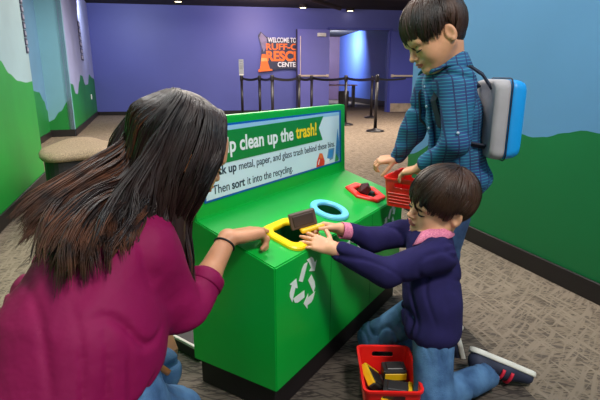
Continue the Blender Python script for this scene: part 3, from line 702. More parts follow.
# little pictures of rubbish in the corner of the sign
def pic(pts, z, m, nm):
    bm = bmesh.new(); prism(bm, pts, z, z+.0006, PM); return from_bm(nm, bm, m, t, local=True)
redp = mat('print_red', (226, 60, 40), .5); bl1 = mat('print_blue', (60, 140, 205), .5); oc = mat('print_orange', (238, 120, 60), .5)
y0_ = by0+.004
def pic(pts, z, m, nm):
    bm = bmesh.new(); prism(bm, [(x, y0_+(y-y0_)*.76) for x, y in pts], z, z+.0006, PM); return from_bm(nm, bm, m, t, local=True)
pic([(.700, y0_), (.765, y0_), (.770, y0_+.02), (.750, y0_+.068), (.728, y0_+.072), (.705, y0_+.03)], .0045, redp, 'printed_can')
pic([(.722, y0_+.045), (.752, y0_+.040), (.750, y0_+.066), (.728, y0_+.070)], .0053, oc, 'printed_label')
pic([(.712, y0_+.012), (.722, y0_+.040), (.727, y0_+.038), (.718, y0_+.010)], .0053, wht, 'printed_highlight')
pic([(.785, y0_+.012), (.845, y0_+.022), (.858, y0_+.082), (.805, y0_+.085)], .0045, mat('print_steel', (110, 150, 185), .5), 'printed_jar')
pic([(.797, y0_+.030), (.838, y0_+.034), (.846, y0_+.074), (.810, y0_+.076)], .0053, bl1, 'printed_water')
pic([(.768, y0_+.002), (.800, y0_-.001+.002), (.812, y0_+.026), (.790, y0_+.034), (.772, y0_+.022)], .0058, wht, 'printed_paper')
pic([(.862, y0_), (.898, y0_+.002), (.892, y0_+.042), (.870, y0_+.046)], .0045, mat('print_leaf', (60, 150, 85), .5), 'printed_leaf')
pic([(.868, y0_+.05), (.900, y0_+.01), (.902, y0_+.11), (.888, by1-.03)], .0045, bl1, 'printed_wave')

# ------------------------------------------------------------------ toy rubbish and totes
blk = mat('toy_charcoal', (44, 42, 44), .4); ylw = mat('toy_yellow', (235, 185, 20), .45); brn = mat('toy_brown', (92, 72, 62), .45)
def toy(name, label, M, s, body_m, accent=None, group=None, kind=0):
    tt = thing(name, label, 'toy block', tuple(M.translation), 0, group)
    bm = bmesh.new(); bevel_box(bm, s, M, min(s)*.14, 2); bevel_box(bm, (s[0]*.7, s[1]*.72, s[2]*.2), M @ T(0, 0, s[2]*.52), .002, 1); from_bm('block', bm, body_m, tt)
    if accent:
        bm = bmesh.new()
        if kind == 0: bevel_box(bm, (s[0]*.16, s[1]*1.06, s[2]*1.08), M @ T(s[0]*.43, 0, 0), .003, 1)
        if kind == 1:
            bevel_box(bm, (s[0]*1.04, s[1]*.14, s[2]*1.1), M @ T(0, s[1]*.45, 0), .003, 1); bevel_box(bm, (s[0]*.14, s[1]*.9, s[2]*1.1), M @ T(-s[0]*.45, 0, 0), .003, 1)
        if kind == 2: bevel_box(bm, (s[0]*.9, .004, s[2]*.55), M @ T(0, -s[1]*.5, 0), .001, 1)
        from_bm('yellow_trim', bm, accent, tt)
    return tt
def tote(label, M, w_, d_, h_, taper=.86):
    """open tote, mouth up; w_ x d_ at the rim"""
    tt = thing('red_tote', label, 'tote', tuple(M.translation))
    rm = mat('tote_red', (232, 28, 24), .35, .03)
    bm = bmesh.new(); th = .004; n = 0
    o1 = rrect(w_*taper, d_*taper, .014); o2 = rrect(w_, d_, .018); i2 = rrect(w_-2*th, d_-2*th, .015); i1 = rrect(w_*taper-2*th, d_*taper-2*th, .011)
    L_ = [[bm.verts.new((x, y, z)) for x, y in P] for P, z in ((o1, 0), (o2, h_), (i2, h_), (i1, th))]
    m = len(o1)
    for k in range(3):
        for i in range(m): bm.faces.new((L_[k][i], L_[k][(i+1) % m], L_[k+1][(i+1) % m], L_[k+1][i]))
    bm.faces.new(L_[0][::-1]); bm.faces.new(L_[3])
    bmesh.ops.recalc_face_normals(bm, faces=bm.faces)
    me = bpy.data.meshes.new('tote_body'); bm.to_mesh(me); bm.free(); me.materials.append(rm)
    o = bpy.data.objects.new('tote_body', me); COL.objects.link(o)
    cs = []
    for s in (-1, 1):
        bm = bmesh.new(); bevel_box(bm, (w_*.42, .06, .018), T(0, s*d_/2, h_-.026), .006, 2); bmesh.ops.recalc_face_normals(bm, faces=bm.faces)
        mm = bpy.data.meshes.new('c'); bm.to_mesh(mm); bm.free(); c = bpy.data.objects.new('c', mm); COL.objects.link(c); cs.append(c)
    bpy.context.view_layer.update(); cut(o, cs); o.data.transform(M); o.data.transform(tt.matrix_basis.inverted()); o.parent = tt
    bm = bmesh.new()   # rolled rim
    ro = rrect(w_+.008, d_+.008, .021); ri = rrect(w_-.001, d_-.001, .017); ring(bm, ro, ri, h_-.006, h_+.001, M); from_bm('rim', bm, rm, tt)
    bm = bmesh.new()
    for s in (-1, 1):
        for k in range(4):
            z = h_*(.2+.15*k); f = taper+(1-taper)*z/h_
            bevel_box(bm, (.0035, d_*f*.8, .003), M @ T(s*w_/2*f, 0, z), .001, 1)
            bevel_box(bm, (w_*f*.78, .0035, .003), M @ T(0, s*d_/2*f, z*.75), .001, 1)
    from_bm('ribs', bm, mat('tote_red_pale', (246, 92, 84), .35), tt)
    return tt
tote('red plastic tote on the carpet beside the kneeling boy, filled with toy rubbish', Matrix.Translation((.268, 1.262, .001)) @ RZ(-.03), .165, .235, .118)
TF = Matrix.Translation((.268, 1.262, .006)) @ RZ(-.03)
toy('toy_block', 'black toy block with yellow edges tilted against the left of the floor tote', TF @ T(-.040, .01, .062) @ Matrix.Rotation(.9, 4, 'Y') @ Matrix.Rotation(.5, 4, 'Z'), (.085, .075, .022), blk, ylw, 'toy rubbish in the floor tote', 1)
toy('toy_block', 'charcoal toy block lying flat at the front of the floor tote', TF @ T(.025, -.040, .060) @ RZ(-.2), (.085, .06, .03), blk, ylw, 'toy rubbish in the floor tote', 0)
toy('toy_block', 'charcoal toy block with yellow label at the back of the floor tote', TF @ T(.028, .045, .066) @ RZ(.05), (.075, .055, .04), blk, ylw, 'toy rubbish in the floor tote', 2)
toy('toy_block', 'yellow edged dark toy block low in the front left of the floor tote', TF @ T(-.03, -.072, .03) @ RZ(.15), (.07, .045, .03), ylw, None, 'toy rubbish in the floor tote', 0)
toy('toy_block', 'charcoal toy block buried at the bottom of the floor tote', TF @ T(.0, .02, .016), (.11, .14, .02), blk, None, 'toy rubbish in the floor tote', 0)
# maroon wedge dropped into the red hole
tt = thing('toy_rock', 'dark maroon faceted toy lump sticking out of the red hexagonal hole', 'toy', tuple(CM @ topM(.79, .105).translation))
bm = bmesh.new(); r = bmesh.ops.create_icosphere(bm, subdivisions=1, radius=.034)
bmesh.ops.transform(bm, matrix=CM @ topM(.782, .105, .018) @ Matrix.Rotation(.5, 4, 'Y') @ Matrix.Diagonal((1.1, .8, 1.05, 1)), verts=r['verts']); from_bm('lump', bm, mat('maroon_toy', (72, 22, 30), .35), tt)
bm = bmesh.new(); bevel_box(bm, (.03, .022, .02), CM @ topM(.815, .085, .004), .003, 1); from_bm('lump_foot', bm, mat('green_black', (20, 42, 34), .4), tt)
# the block the kneeling boy holds over the yellow hole
HB_M = frame(Vector(HELD[0]), HELD[1], HELD[2])
tt = thing('held_toy_block', 'brown and yellow toy block held by the kneeling boy over the yellow rim', 'toy block', HELD[0])
bm = bmesh.new(); bevel_box(bm, (.085, .018, .052), HB_M, .004, 2); from_bm('brown_block', bm, brn, tt)
bm = bmesh.new(); bevel_box(bm, (.066, .004, .034), HB_M @ T(0, -.0105, 0), .0015, 1); from_bm('recessed_face', bm, mat('toy_dark_brown', (62, 46, 40), .5), tt)
bm = bmesh.new(); bevel_box(bm, (.075, .03, .012), HB_M @ T(.018, -.024, -.030), .004, 2); from_bm('yellow_lip', bm, ylw, tt)

# ------------------------------------------------------------------ people
skin_a = mat('skin_warm', (222, 164, 128), .5, .03, 30, .05, 300); skin_b = mat('skin_tan', (206, 148, 112), .5, .03, 30, .05, 300)
skin_w = mat('skin_woman', (200, 140, 104), .48, .03, 30, .05, 300)
lipm = mat('lip', (190, 100, 92), .45); lashm = mat('lash_black', (22, 14, 12), .6)
hair_d = mat('hair_dark_brown', (70, 43, 29), .48, vs=14, c2=(20, 12, 10), spec=.4, stretch=(1, 1, .25))
hair_k = mat('hair_near_black', (46, 29, 26), .46, vs=10, c2=(14, 9, 10), spec=.4)
hair_t = mat('hair_brown_tips', (90, 52, 32), .55, vs=22, c2=(34, 20, 16), spec=.3)
navy_k = mat('sweater_navy', (38, 33, 78), .95, .06, 20, .15, 500, spec=.2); mag = mat('blouse_magenta', (134, 6, 72), .68, .05, 6, .5, 16, spec=.25)
pinkm = mat('pink_gingham', (232, 140, 166), .8, vs=260, c2=(205, 104, 140)); denim = mat('denim', (84, 124, 166), .85, vs=16, c2=(50, 84, 126), bump=.25, bs=260)
denim_d = mat('denim_dark', (62, 92, 134), .85, vs=14, c2=(38, 62, 102), bump=.25, bs=260)
solem = mat('sole_white', (228, 224, 214), .6); shoem = mat('shoe_navy', (36, 42, 66), .7, .1, 30); strapm = mat('strap_red', (214, 34, 62), .6)
tanm = mat('sole_tan', (196, 150, 96), .7); cuffm = mat('black_elastic', (20, 18, 20), .6); beltm = mat('leather_tan', (186, 116, 58), .5)
# plaid shirt: navy and teal checks with thin light lines
pm = bpy.data.materials.new('plaid_teal'); pm.use_nodes = True; pt_ = pm.node_tree; pb = pt_.nodes['Principled BSDF']; pb.inputs['Roughness'].default_value = .8
def pn_(t, **k):
    n = pt_.nodes.new(t)
    for a, v in k.items(): setattr(n, a, v)
    return n
ptc = pn_('ShaderNodeTexCoord'); pmp = pn_('ShaderNodeMapping'); pmp.inputs['Rotation'].default_value = (.0, .12, .0); pt_.links.new(ptc.outputs['Object'], pmp.inputs[0])
def pwave(d, scale, lo, hi, dist=0.):
    w_ = pn_('ShaderNodeTexWave', bands_direction=d); w_.inputs['Scale'].default_value = scale; w_.inputs['Distortion'].default_value = dist; w_.inputs['Detail'].default_value = 0
    pt_.links.new(pmp.outputs[0], w_.inputs['Vector']); r = pn_('ShaderNodeValToRGB'); r.color_ramp.elements[0].position = lo; r.color_ramp.elements[1].position = hi
    pt_.links.new(w_.outputs['Fac'], r.inputs[0]); return r.outputs[0]
def pmix(f, a, b_):
    n = pn_('ShaderNodeMix', data_type='RGBA')
    for i, s in ((0, f), (6, a), (7, b_)):
        if isinstance(s, (tuple, float)): n.inputs[i].default_value = s
        else: pt_.links.new(s, n.inputs[i])
    return n.outputs[2]
pno = pn_('ShaderNodeTexNoise'); pno.inputs['Scale'].default_value = 9; pno.inputs['Detail'].default_value = 2; pt_.links.new(ptc.outputs['Object'], pno.inputs['Vector'])
pr2 = pn_('ShaderNodeValToRGB'); pr2.color_ramp.elements[0].position = .40; pr2.color_ramp.elements[1].position = .62; pt_.links.new(pno.outputs['Fac'], pr2.inputs[0])
c1 = pmix(pwave('X', 2.6, .30, .75), lin((38, 42, 90)), lin((22, 86, 122))); c2_ = pmix(pwave('Z', 2.2, .35, .75), c1, lin((34, 62, 118)))
c2_ = pmix(pr2.outputs[0], c2_, lin((30, 78, 124)))
c3 = pmix(pwave('Z', 30, .80, .97), c2_, lin((48, 136, 160))); c4 = pmix(pwave('X', 9, .93, .99), c3, lin((30, 44, 90)))
pt_.links.new(c4, pb.inputs['Base Color'])

def person(name, label, loc):
    return thing(name, label, 'person', loc)
def add_body(t, parts, m):
    V, Q = join_np(parts); return np_obj('body', V, Q, m, t)
def lips_fn(M, sc):
    Mi = np.array(M.inverted())
    def fn(C):
        L = C@Mi[:3, :3].T+Mi[:3, 3]; x, y, z = L[:, 0], L[:, 1], L[:, 2]
        m = (x > .082) & (x < .11) & (((y/.0185)**2+((z+.048)/.0095)**2) < 1)
        return m.astype(int)
    return fn
def shoe(M, parent, sc=1., main=shoem, nm='shoe', straps=True, solec=solem):
    """M: x to the toe, z up out of the shoe, origin under the ankle at the sole"""
    S = Solid(.003); S.M = M; S.sc = sc
    S.cone((-.035, 0, .035), (.06, 0, .030), .034, .030, .02).cone((.06, 0, .030), (.125, 0, .024), .032, .024, .02).cone((-.02, 0, .05), (-.012, 0, .080), .034, .034, .02)
    S.plane((0, 0, .014), (0, 0, -1)); o = S.build(nm, main, parent)
    S = Solid(.003); S.M = M; S.sc = sc
    S.cone((-.038, 0, .010), (.05, 0, .010), .036, .034, .01).cone((.05, 0, .010), (.125, 0, .010), .036, .029, .01)
    S.plane((0, 0, .0175), (0, 0, 1), .002).plane((0, 0, 0), (0, 0, -1), .002); q = S.build('sole', solec, parent); q.parent = o
    if straps:
        for x in (.045, .072):
            bm = bmesh.new(); pts = []
            for a in np.linspace(-1.45, 1.45, 13): pts.append(M @ Vector((x-.004, math.sin(a)*.0365*sc/sc, .030+math.cos(a)*.0345)))
            tube(bm, pts, .0058*sc, 6); from_bm('strap', bm, strapm, parent, True).parent = o
    return o

# ---------- kneeling boy in the navy sweater
K = person('person', 'kneeling young boy in navy sweater reaching both hands to the yellow rim', (.45, 1.36, 0))
kM = headM(*KH); kneck = Vector((.418, 1.405, .505))
S = Solid(.003); head_ops(S, kM, KH[3], neck_to=kneck); hp = S.mesh()
def arm_hand(wrist, elbow, tip_dir, palm_up, sc, side, **kw):
    S = Solid(.0024 if sc < .9 else .003); M = frame(wrist, tip_dir, palm_up) @ Matrix.Scale(sc, 4); hand_ops(S, M, sc, side=side, **kw)
    w_ = Vector(wrist); e = Vector(elbow); p = w_+(e-w_)*.55; S.cone(w_+(w_-w_)*0, p, .026*sc, .034*sc, .015); return S.mesh()
K_sL, K_eL, K_wL = Vector((.415, 1.305, .468)), Vector((.250, 1.285, .415)), Vector((.098, 1.305, .487))
K_sR, K_eR, K_wR = Vector((.355, 1.475, .480)), Vector((.235, 1.450, .462)), Vector((.128, 1.415, .512))
hl = arm_hand(K_wL, K_eL, (-.9, .38, .18), (-.12, -.62, .78), .66, -1, curls=(.12, .14, .16, .2), spread=.10, thumb=(.55, .8, -.1))
hr = arm_hand(K_wR, K_eR, (-.93, -.12, .20), (.1, .55, .82), .66, 1, curls=(.55, .6, .65, .7), spread=.06, thumb=(.92, .35, -.25))
S = Solid(.005)
S.chain([(.412, 1.40, .50), (.418, 1.385, .40), (.422, 1.35, .29)], [.05, .055, .055], .03)
S.chain([K_sL, K_eL, K_wL], [.032, .026, .017]).chain([K_sR, K_eR, K_wR], [.030, .026, .017]).chain([K_sL, (.40, 1.40, .49), K_sR], [.03, .04, .03])
K_hL, K_kL, K_aL = Vector((.408, 1.300, .262)), Vector((.392, 1.190, .062)), Vector((.600, 1.318, .052))
K_hR, K_kR, K_aR = Vector((.440, 1.410, .25)), Vector((.262, 1.505, .075)), Vector((.515, 1.515, .055))
S.chain([K_hL, K_kL, K_aL], [.042, .035, .024]).chain([K_hR, K_kR, K_aR], [.042, .035, .024]); bc_ = S.mesh()
V, Q = join_np([hp, hl, hr, bc_]); np_obj('body', V, Q, [skin_a, lipm], K, lips_fn(kM, KH[3]))
face_parts(kM, KH[3], K, hair_d, lipm, lashm, None)
# jeans
S = Solid(.0045)
S.chain([K_hL, K_kL], [.066, .054], .03).chain([K_kL, K_aL], [.052, .041], .02).chain([K_hR, K_kR], [.066, .052], .03).chain([K_kR, K_aR], [.050, .040], .02)
S.cone(K_hL, K_hR, .066, .066, .03).ell((.432, 1.36, .275), (.078, .085, .07), .03)
S.post = wrinkle(.0045, 85, 3); S.plane((0, 0, .012), (0, 0, -1)); S.plane(K_aL+(K_aL-K_kL).normalized()*.012, (K_aL-K_kL)); S.build('jeans', denim, K)
# sweater
S = Solid(.0045)
S.chain([(.412, 1.402, .468), (.414, 1.380, .38), (.412, 1.350, .275)], [.070, .081, .084], .03)
S.ell((.405, 1.395, .455), (.060, .115, .055), .03).ell((.410, 1.335, .245), (.090, .100, .065), .03).ell((.402, 1.285, .235), (.082, .080, .060), .03).ell((.410, 1.325, .305), (.086, .104, .085), .03)
S.chain([K_sL, K_eL], [.051, .041], .025).chain([K_eL, K_wL+Vector((.022, 0, -.008))], [.041, .031], .02)
S.chain([K_sR, K_eR], [.048, .040], .025).chain([K_eR, K_wR+Vector((.030, .006, -.010))], [.039, .029], .02)
S.plane((.41, 1.33, .203), (-.10, .12, -1), .008); S.post = wrinkle(.0055, 60, 11); o = S.build('sweater', navy_k, K)
# shirt collar and cuffs
def collar(t, C, face, up, r, m, hgt=.028, nm='collar', gap=.55):
    M = frame(C, face, up); bm = bmesh.new(); A_ = np.linspace(gap, 2*math.pi-gap, 40); L_ = []
    for rr, z in ((r*.93, .004), (r*.95, hgt), (r*1.03, hgt+.004), (r*1.42, hgt*.15), (r*1.36, hgt*.02), (r*1.02, hgt*.78)):
        row = []
        for a in A_:
            f = 1-min(1, (a-gap)/.5, (2*math.pi-gap-a)/.5)   # points at the front
            R_ = rr+(f*.022 if rr > r*1.2 else 0); zz = z-(f*.022 if rr > r*1.2 else f*.012)
            row.append(bm.verts.new(M @ Vector((R_*math.cos(a), R_*math.sin(a), zz))))
        L_.append(row)
    n = len(L_)
    for k in range(n):
        for i in range(len(A_)-1): bm.faces.new((L_[k][i], L_[k][i+1], L_[(k+1) % n][i+1], L_[(k+1) % n][i]))
    bm.faces.new([L_[k][0] for k in range(n)][::-1]); bm.faces.new([L_[k][-1] for k in range(n)])
    return from_bm(nm, bm, m, t, True)
def band(t, a, b_, r, m, nm, th=.004):
    a = Vector(a); b_ = Vector(b_); d = (b_-a); L = d.length; M = frame(a, d, (0, .1, 1)) @ Matrix.Rotation(math.pi/2, 4, 'Y')
    bm = bmesh.new(); n = 28; rows = []
    for rr, z in ((r-th, 0), (r-th, L), (r-th*.3, L+.002), (r, L-.003), (r, .003), (r-th*.3, -.002)): rows.append([bm.verts.new(M @ Vector((rr*math.cos(2*math.pi*i/n), rr*math.sin(2*math.pi*i/n), z))) for i in range(n)])
    for k in range(6):
        for i in range(n): bm.faces.new((rows[k][i], rows[k][(i+1) % n], rows[(k+1) % 6][(i+1) % n], rows[(k+1) % 6][i]))
    return from_bm(nm, bm, m, t, True)
collar(K, Vector((.410, 1.400, .500)), (-.95, -.15, 0.), (-.30, 0, 1), .050, pinkm, .026)
band(K, K_wR+Vector((.034, .008, -.012)), K_wR+Vector((.002, -.004, -.004)), .0275, pinkm, 'shirt_cuff')
band(K, K_wL+Vector((.022, .002, -.008)), K_wL+Vector((.010, .003, -.004)), .0235, pinkm, 'shirt_cuff')
# shoes
kd1 = (Vector((.735, 1.335, .03))-Vector((.63, 1.34, .10)))
shoe(frame(Vector((.628, 1.372, .092)), (.88, -.20, -.30), (-.28, -.50, -.80)), K, .90)
shoe(frame(Vector((.560, 1.500, .115)), (.30, .10, -.92), (-.95, .12, -.2)), K, .92)
def eel(phi, front, temple, ear, back):
    return float(np.interp(abs(phi), [0, .6, 1.05, 1.35, 1.5, 1.85, 2.3, 3.2], [front, front, temple, temple, ear, ear, back, back]))
def do_hair(t, M, sc, ends, n, m, seed, puff, sweep=0., r0=.0021, capm=None):
    S = Solid(.0035); S.M = M; S.sc = sc
    S.ell((-.014, 0, .038), (.092, .075, .080), .01).ell((-.045, 0, -.005), (.048, .062, .058), .02)
    S.plane((.050, 0, .020), (.75, 0, -.66), .008); S.ell((.02, .075, -.03), (.055, .02, .038), .006, True).ell((.02, -.075, -.03), (.055, .02, .038), .006, True)
    S.plane((0, 0, -.058), (.2, 0, -1), .006); cap = S.mesh()
    st = short_hair(M, sc, lambda p: eel(p, *ends), n, None, None, seed=seed, puff=puff, sweep=sweep, r0=r0)
    V, Q = join_np([cap, st]); return np_obj('hair', V, Q, m, t)
do_hair(K, kM, KH[3], (2.12, 2.08, 1.70, 2.45), 2600, hair_d, 5, .009)

# ---------- standing boy in the plaid shirt
P = person('person', 'standing boy in teal and navy plaid shirt wearing a blue backpack', (.58, 1.72, 0))
sM = headM(*SH); sneck = Vector((.505, 1.665, 1.00))
S = Solid(.003); head_ops(S, sM, SH[3], neck_to=sneck); hp = S.mesh()
P_sL, P_eL, P_wL = Vector((.515, 1.575, .955)), Vector((.510, 1.540, .770)), Vector((.425, 1.640, .665))
P_sR, P_eR, P_wR = Vector((.470, 1.755, .950)), Vector((.425, 1.790, .775)), Vector((.385, 1.850, .665))
hl = arm_hand(P_wL, P_eL, (-.62, .62, -.30), (-.25, -.1, 1), .70, -1, curls=(.42, .48, .5, .5), spread=.10, thumb=(.8, .5, -.3))
hr = arm_hand(P_wR, P_eR, (-.90, .10, -.12), (-.15, -.25, 1), .72, 1, curls=(.85, .8, .7, .55), spread=.13, thumb=(.75, .45, -.75))
S = Solid(.0055)
S.chain([(.505, 1.665, .985), (.55, 1.67, .85), (.58, 1.70, .58)], [.055, .066, .07], .03)
S.chain([P_sL, P_eL, P_wL], [.032, .026, .018]).chain([P_sR, P_eR, P_wR], [.032, .026, .018]).chain([P_sL, (.50, 1.665, .965), P_sR], [.035, .045, .035])
P_hL, P_kL, P_aL = Vector((.575, 1.675, .56)), Vector((.548, 1.690, .31)), Vector((.580, 1.700, .085))
P_hR, P_kR, P_aR = Vector((.580, 1.755, .56)), Vector((.560, 1.790, .31)), Vector((.590, 1.815, .085))
S.chain([P_hL, P_kL, P_aL], [.055, .04, .028]).chain([P_hR, P_kR, P_aR], [.055, .04, .028]); bc_ = S.mesh()
V, Q = join_np([hp, hl, hr, bc_]); np_obj('body', V, Q, [skin_b, lipm], P, lips_fn(sM, SH[3]))
face_parts(sM, SH[3], P, hair_d, lipm, lashm, None)
S = Solid(.005); S.chain([P_hL, P_kL, P_aL], [.075, .056, .047], .03).chain([P_hR, P_kR, P_aR], [.075, .056, .047], .03).ell((.58, 1.715, .58), (.085, .11, .07), .03)
S.post = wrinkle(.0045, 70, 5); S.plane((0, 0, .06), (0, 0, -1)); S.build('jeans', denim_d, P)
for a, yw in ((P_aL, .15), (P_aR, .25)): shoe(frame(Vector((a.x, a.y, .001)), (-.97, yw, 0), (0, 0, 1)), P, .95, straps=False)
S = Solid(.0045)
S.chain([(.510, 1.668, .950), (.540, 1.672, .850), (.570, 1.695, .68), (.585, 1.71, .60)], [.078, .092, .094, .098], .03)
S.ell((.510, 1.665, .945), (.080, .122, .062), .03).ell((.60, 1.70, .62), (.105, .105, .06), .03)
S.chain([P_sL, P_eL], [.056, .050], .025).chain([P_eL, P_wL+(P_eL-P_wL)*.22], [.049, .034], .02)
S.chain([P_sR, P_eR], [.054, .044], .025).chain([P_eR, P_wR+(P_eR-P_wR)*.10], [.043, .032], .02)
S.plane((.58, 1.7, .575), (-.25, 0, -1), .01)
S.post = wrinkle(.0075, 52, 21); o = S.build('plaid_shirt', pm, P)
# placket with buttons
bm = bmesh.new(); pts = PLACKET
tube(bm, [Vector(p) for p in pts], [.009]*len(pts), 6); pl = from_bm('placket', bm, pm, P, True)
for k in range(5):
    u = k*(len(pts)-1)/5+.3; i = int(u); q = Vector(pts[i]).lerp(Vector(pts[i+1]), u-i)+Vector((-.007, -.004, 0))
    bm = bmesh.new(); bmesh.ops.create_uvsphere(bm, u_segments=10, v_segments=6, radius=.0045, matrix=Matrix.Translation(q)); from_bm('button', bm, mat('button_pale', (170, 185, 205), .3), P, True).parent = pl
bm = bmesh.new(); bmesh.ops.create_uvsphere(bm, u_segments=10, v_segments=6, radius=.005, matrix=Matrix.Translation(P_eL+Vector((-.012, -.052, .035)))); from_bm('sleeve_button', bm, MATS['button_pale'], P, True)
collar(P, Vector((.505, 1.662, 1.004)), (-.9, -.1, 0), (-.34, 0, 1), .057, pm, .048)
do_hair(P, sM, SH[3], (2.10, 1.96, 1.56, 2.6), 2600, hair_d, 9, .008)
# backpack, a thing carried on the back
bp = thing('backpack', 'small bright blue and grey backpack on the back of the standing boy', 'backpack', (.72, 1.66, .75))
BM_ = frame(Vector(PACK[0]), PACK[1], PACK[2])
def shell(x0, x1, w0, w1, h0, h1, m, nm, r=.03, top_drop=0.):
    bm = bmesh.new(); A_ = rrect(w0, h0, r); B_ = rrect(w1, h1, r); n = len(A_); L_ = []
    for u, f in ((0, 0), (.0, .97), (.33, 1), (.66, 1.0), (.93, .97), (1, .9)):
        x = x0+(x1-x0)*u; sc = (f if f else .9)
        L_.append([bm.verts.new(BM_ @ Vector((x, (A_[i][0]*(1-u)+B_[i][0]*u)*sc, (A_[i][1]*(1-u)+B_[i][1]*u)*sc))) for i in range(n)])
    for k in range(5):
        for i in range(n): bm.faces.new((L_[k][i], L_[k][(i+1) % n], L_[k+1][(i+1) % n], L_[k+1][i]))
    bm.faces.new(L_[0][::-1]); bm.faces.new(L_[-1]); return from_bm(nm, bm, m, bp, True)
shell(-.055, -.004, .215, .22, .255, .268, mat('pack_grey', (160, 156, 160), .7, .04, 10, .2, 30), 'grey_panel')
shell(-.004, .050, .22, .195, .268, .245, mat('pack_blue', (18, 148, 224), .45, .03, 6, .1, 20), 'blue_pocket')
bm = bmesh.new()
for k, (x, w_, h_) in enumerate([(-.0035, .222, .270)]):
    pr_ = rrect(w_, h_, .03); tube(bm, [BM_ @ Vector((x, a, b_)) for a, b_ in pr_+pr_[:1]], .0022, 6, False)
from_bm('piping', bm, mat('pack_navy', (24, 30, 60), .6), bp, True)
for nm, pts in STRAPS:
    bm = bmesh.new(); M0 = [Vector(p) for p in pts]; rows = []
    for i, p in enumerate(M0):
        d = (M0[min(i+1, len(M0)-1)]-M0[max(i-1, 0)]).normalized(); c = Vector((.54, 1.665, .88)); nn = (p-c); nn = (nn-d*nn.dot(d)).normalized(); s_ = d.cross(nn)
        rows.append([bm.verts.new(p+s_*a*.011+nn*b_*.003) for a, b_ in ((-1, -1), (1, -1), (1, 1), (-1, 1))])
    for i in range(len(rows)-1):
        for q in range(4): bm.faces.new((rows[i][q], rows[i][(q+1) % 4], rows[i+1][(q+1) % 4], rows[i+1][q]))
    bm.faces.new(rows[0][::-1]); bm.faces.new(rows[-1]); from_bm('shoulder_strap', bm, mat('strap_black', (26, 30, 48), .7), bp)
tote('red plastic tote tilted beside the counter end in the hand of the standing boy', frame(Vector(TOTE2[0]), TOTE2[1], TOTE2[2]), .150, .20, .112)

# ---------- woman in the magenta blouse
Wn = person('person', 'kneeling woman with long dark hair and magenta blouse, her back to the camera', (-.42, .85, 0))
wM = headM(*WH); wneck = Vector((-.395, 1.05, .690))
S = Solid(.0035); head_ops(S, wM, WH[3], neck_to=wneck); hp = S.mesh()
W_s, W_e, W_w = Vector((-.335, .955, .610)), Vector((-.268, 1.010, .425)), Vector((-.194, 1.200, .556))
S = Solid(.0028); M = frame(W_w, (.72, .69, -.06), (-.30, -.10, 1)) @ Matrix.Scale(1.08, 4)
hand_ops(S, M, 1.08, side=1, curls=(.12, .8, .95, 1.0), spread=.08, thumb=(.72, .5, -.35)); S.cone(W_w, W_w+(W_e-W_w)*.5, .0245, .032, .01).cone(W_w+(W_e-W_w)*.5, W_e, .032, .034, .01); hr = S.mesh()
W_l = [Vector((-.52, 1.19, .63)), Vector((-.50, 1.26, .44)), Vector((-.42, 1.26, .26))]
S = Solid(.007)
S.chain([(-.40, 1.04, .66), (-.42, .93, .58), (-.455, .80, .40)], [.075, .10, .125], .05).chain([W_s, W_e], [.04, .034]).chain(W_l, [.04, .034, .026]).chain([W_s, (-.40, 1.06, .66), W_l[0]], [.04, .06, .04])
W_hR, W_kR, W_aR = Vector((-.39, .80, .32)), Vector((-.315, 1.000, .155)), Vector((-.40, .78, .06))
W_hL, W_kL, W_aL = Vector((-.52, .88, .33)), Vector((-.395, 1.150, .180)), Vector((-.52, .95, .06))
S.chain([W_hR, W_kR, W_aR], [.07, .042, .03]).chain([W_hL, W_kL, W_aL], [.07, .038, .03])
bc_ = S.mesh()
S = Solid(.003); M = frame(W_l[2], (.35, -.55, -.62), (.55, -.2, .6)) @ Matrix.Scale(.98, 4); hand_ops(S, M, .98, side=-1, curls=(.35, .4, .45, .5)); S.cone(W_l[2], W_l[2]+(W_l[1]-W_l[2])*.5, .024, .032, .01).cone(W_l[2]+(W_l[1]-W_l[2])*.5, W_l[1], .032, .034, .01); hl2 = S.mesh()
V, Q = join_np([hp, hr, hl2, bc_]); np_obj('body', V, Q, [skin_w, lipm], Wn, lips_fn(wM, WH[3]))
face_parts(wM, WH[3], Wn, hair_k, lipm, lashm, None)
S = Solid(.006); S.chain([W_hR, W_kR, W_aR], [.100, .066, .055], .04).chain([W_hL, W_kL, W_aL], [.095, .056, .050], .04).ell((-.44, .82, .34), (.16, .14, .12), .05)
S.post = wrinkle(.006, 55, 31); S.plane((0, 0, .006), (0, 0, -1)); S.build('jeans', denim, Wn)
for a in (W_aR, W_aL): shoe(frame(Vector((a.x-.02, a.y-.05, .085)), (-.15, -.45, -.85), (-.3, -.9, .2)), Wn, 1.25, straps=False, main=cuffm)
S = Solid(.006)
S.chain([(-.395, 1.035, .640), (-.415, .945, .575), (-.445, .85, .45), (-.465, .80, .36)], [.092, .128, .160, .178], .05)
S.chain([W_s+Vector((-.01, 0, 0)), (-.40, 1.05, .64), W_l[0]], [.066, .085, .066], .04)
S.cone(W_s, W_e+Vector((0, .0, -.005)), .062, .055, .05).cone(W_e+Vector((0, 0, -.005)), W_w+(W_e-W_w)*.60, .055, .045, .02)
S.cone(W_l[0], W_l[1], .06, .052, .03)
S.plane((-.45, .8, .335), (.30, .1, -1), .02)
wr1 = wrinkle(.010, 26, 41); wr2 = wrinkle(.006, 60, 43); S.post = lambda X, Y, Z: (wr1(X, Y, Z)+wr2(X, Y, Z))*np.clip((1.0-Y)/.12, .12, 1); S.build('blouse', mag, Wn)
band(Wn, W_w+(W_e-W_w)*.64, W_w+(W_e-W_w)*.53, .047, mag, 'blouse_cuff', .006)
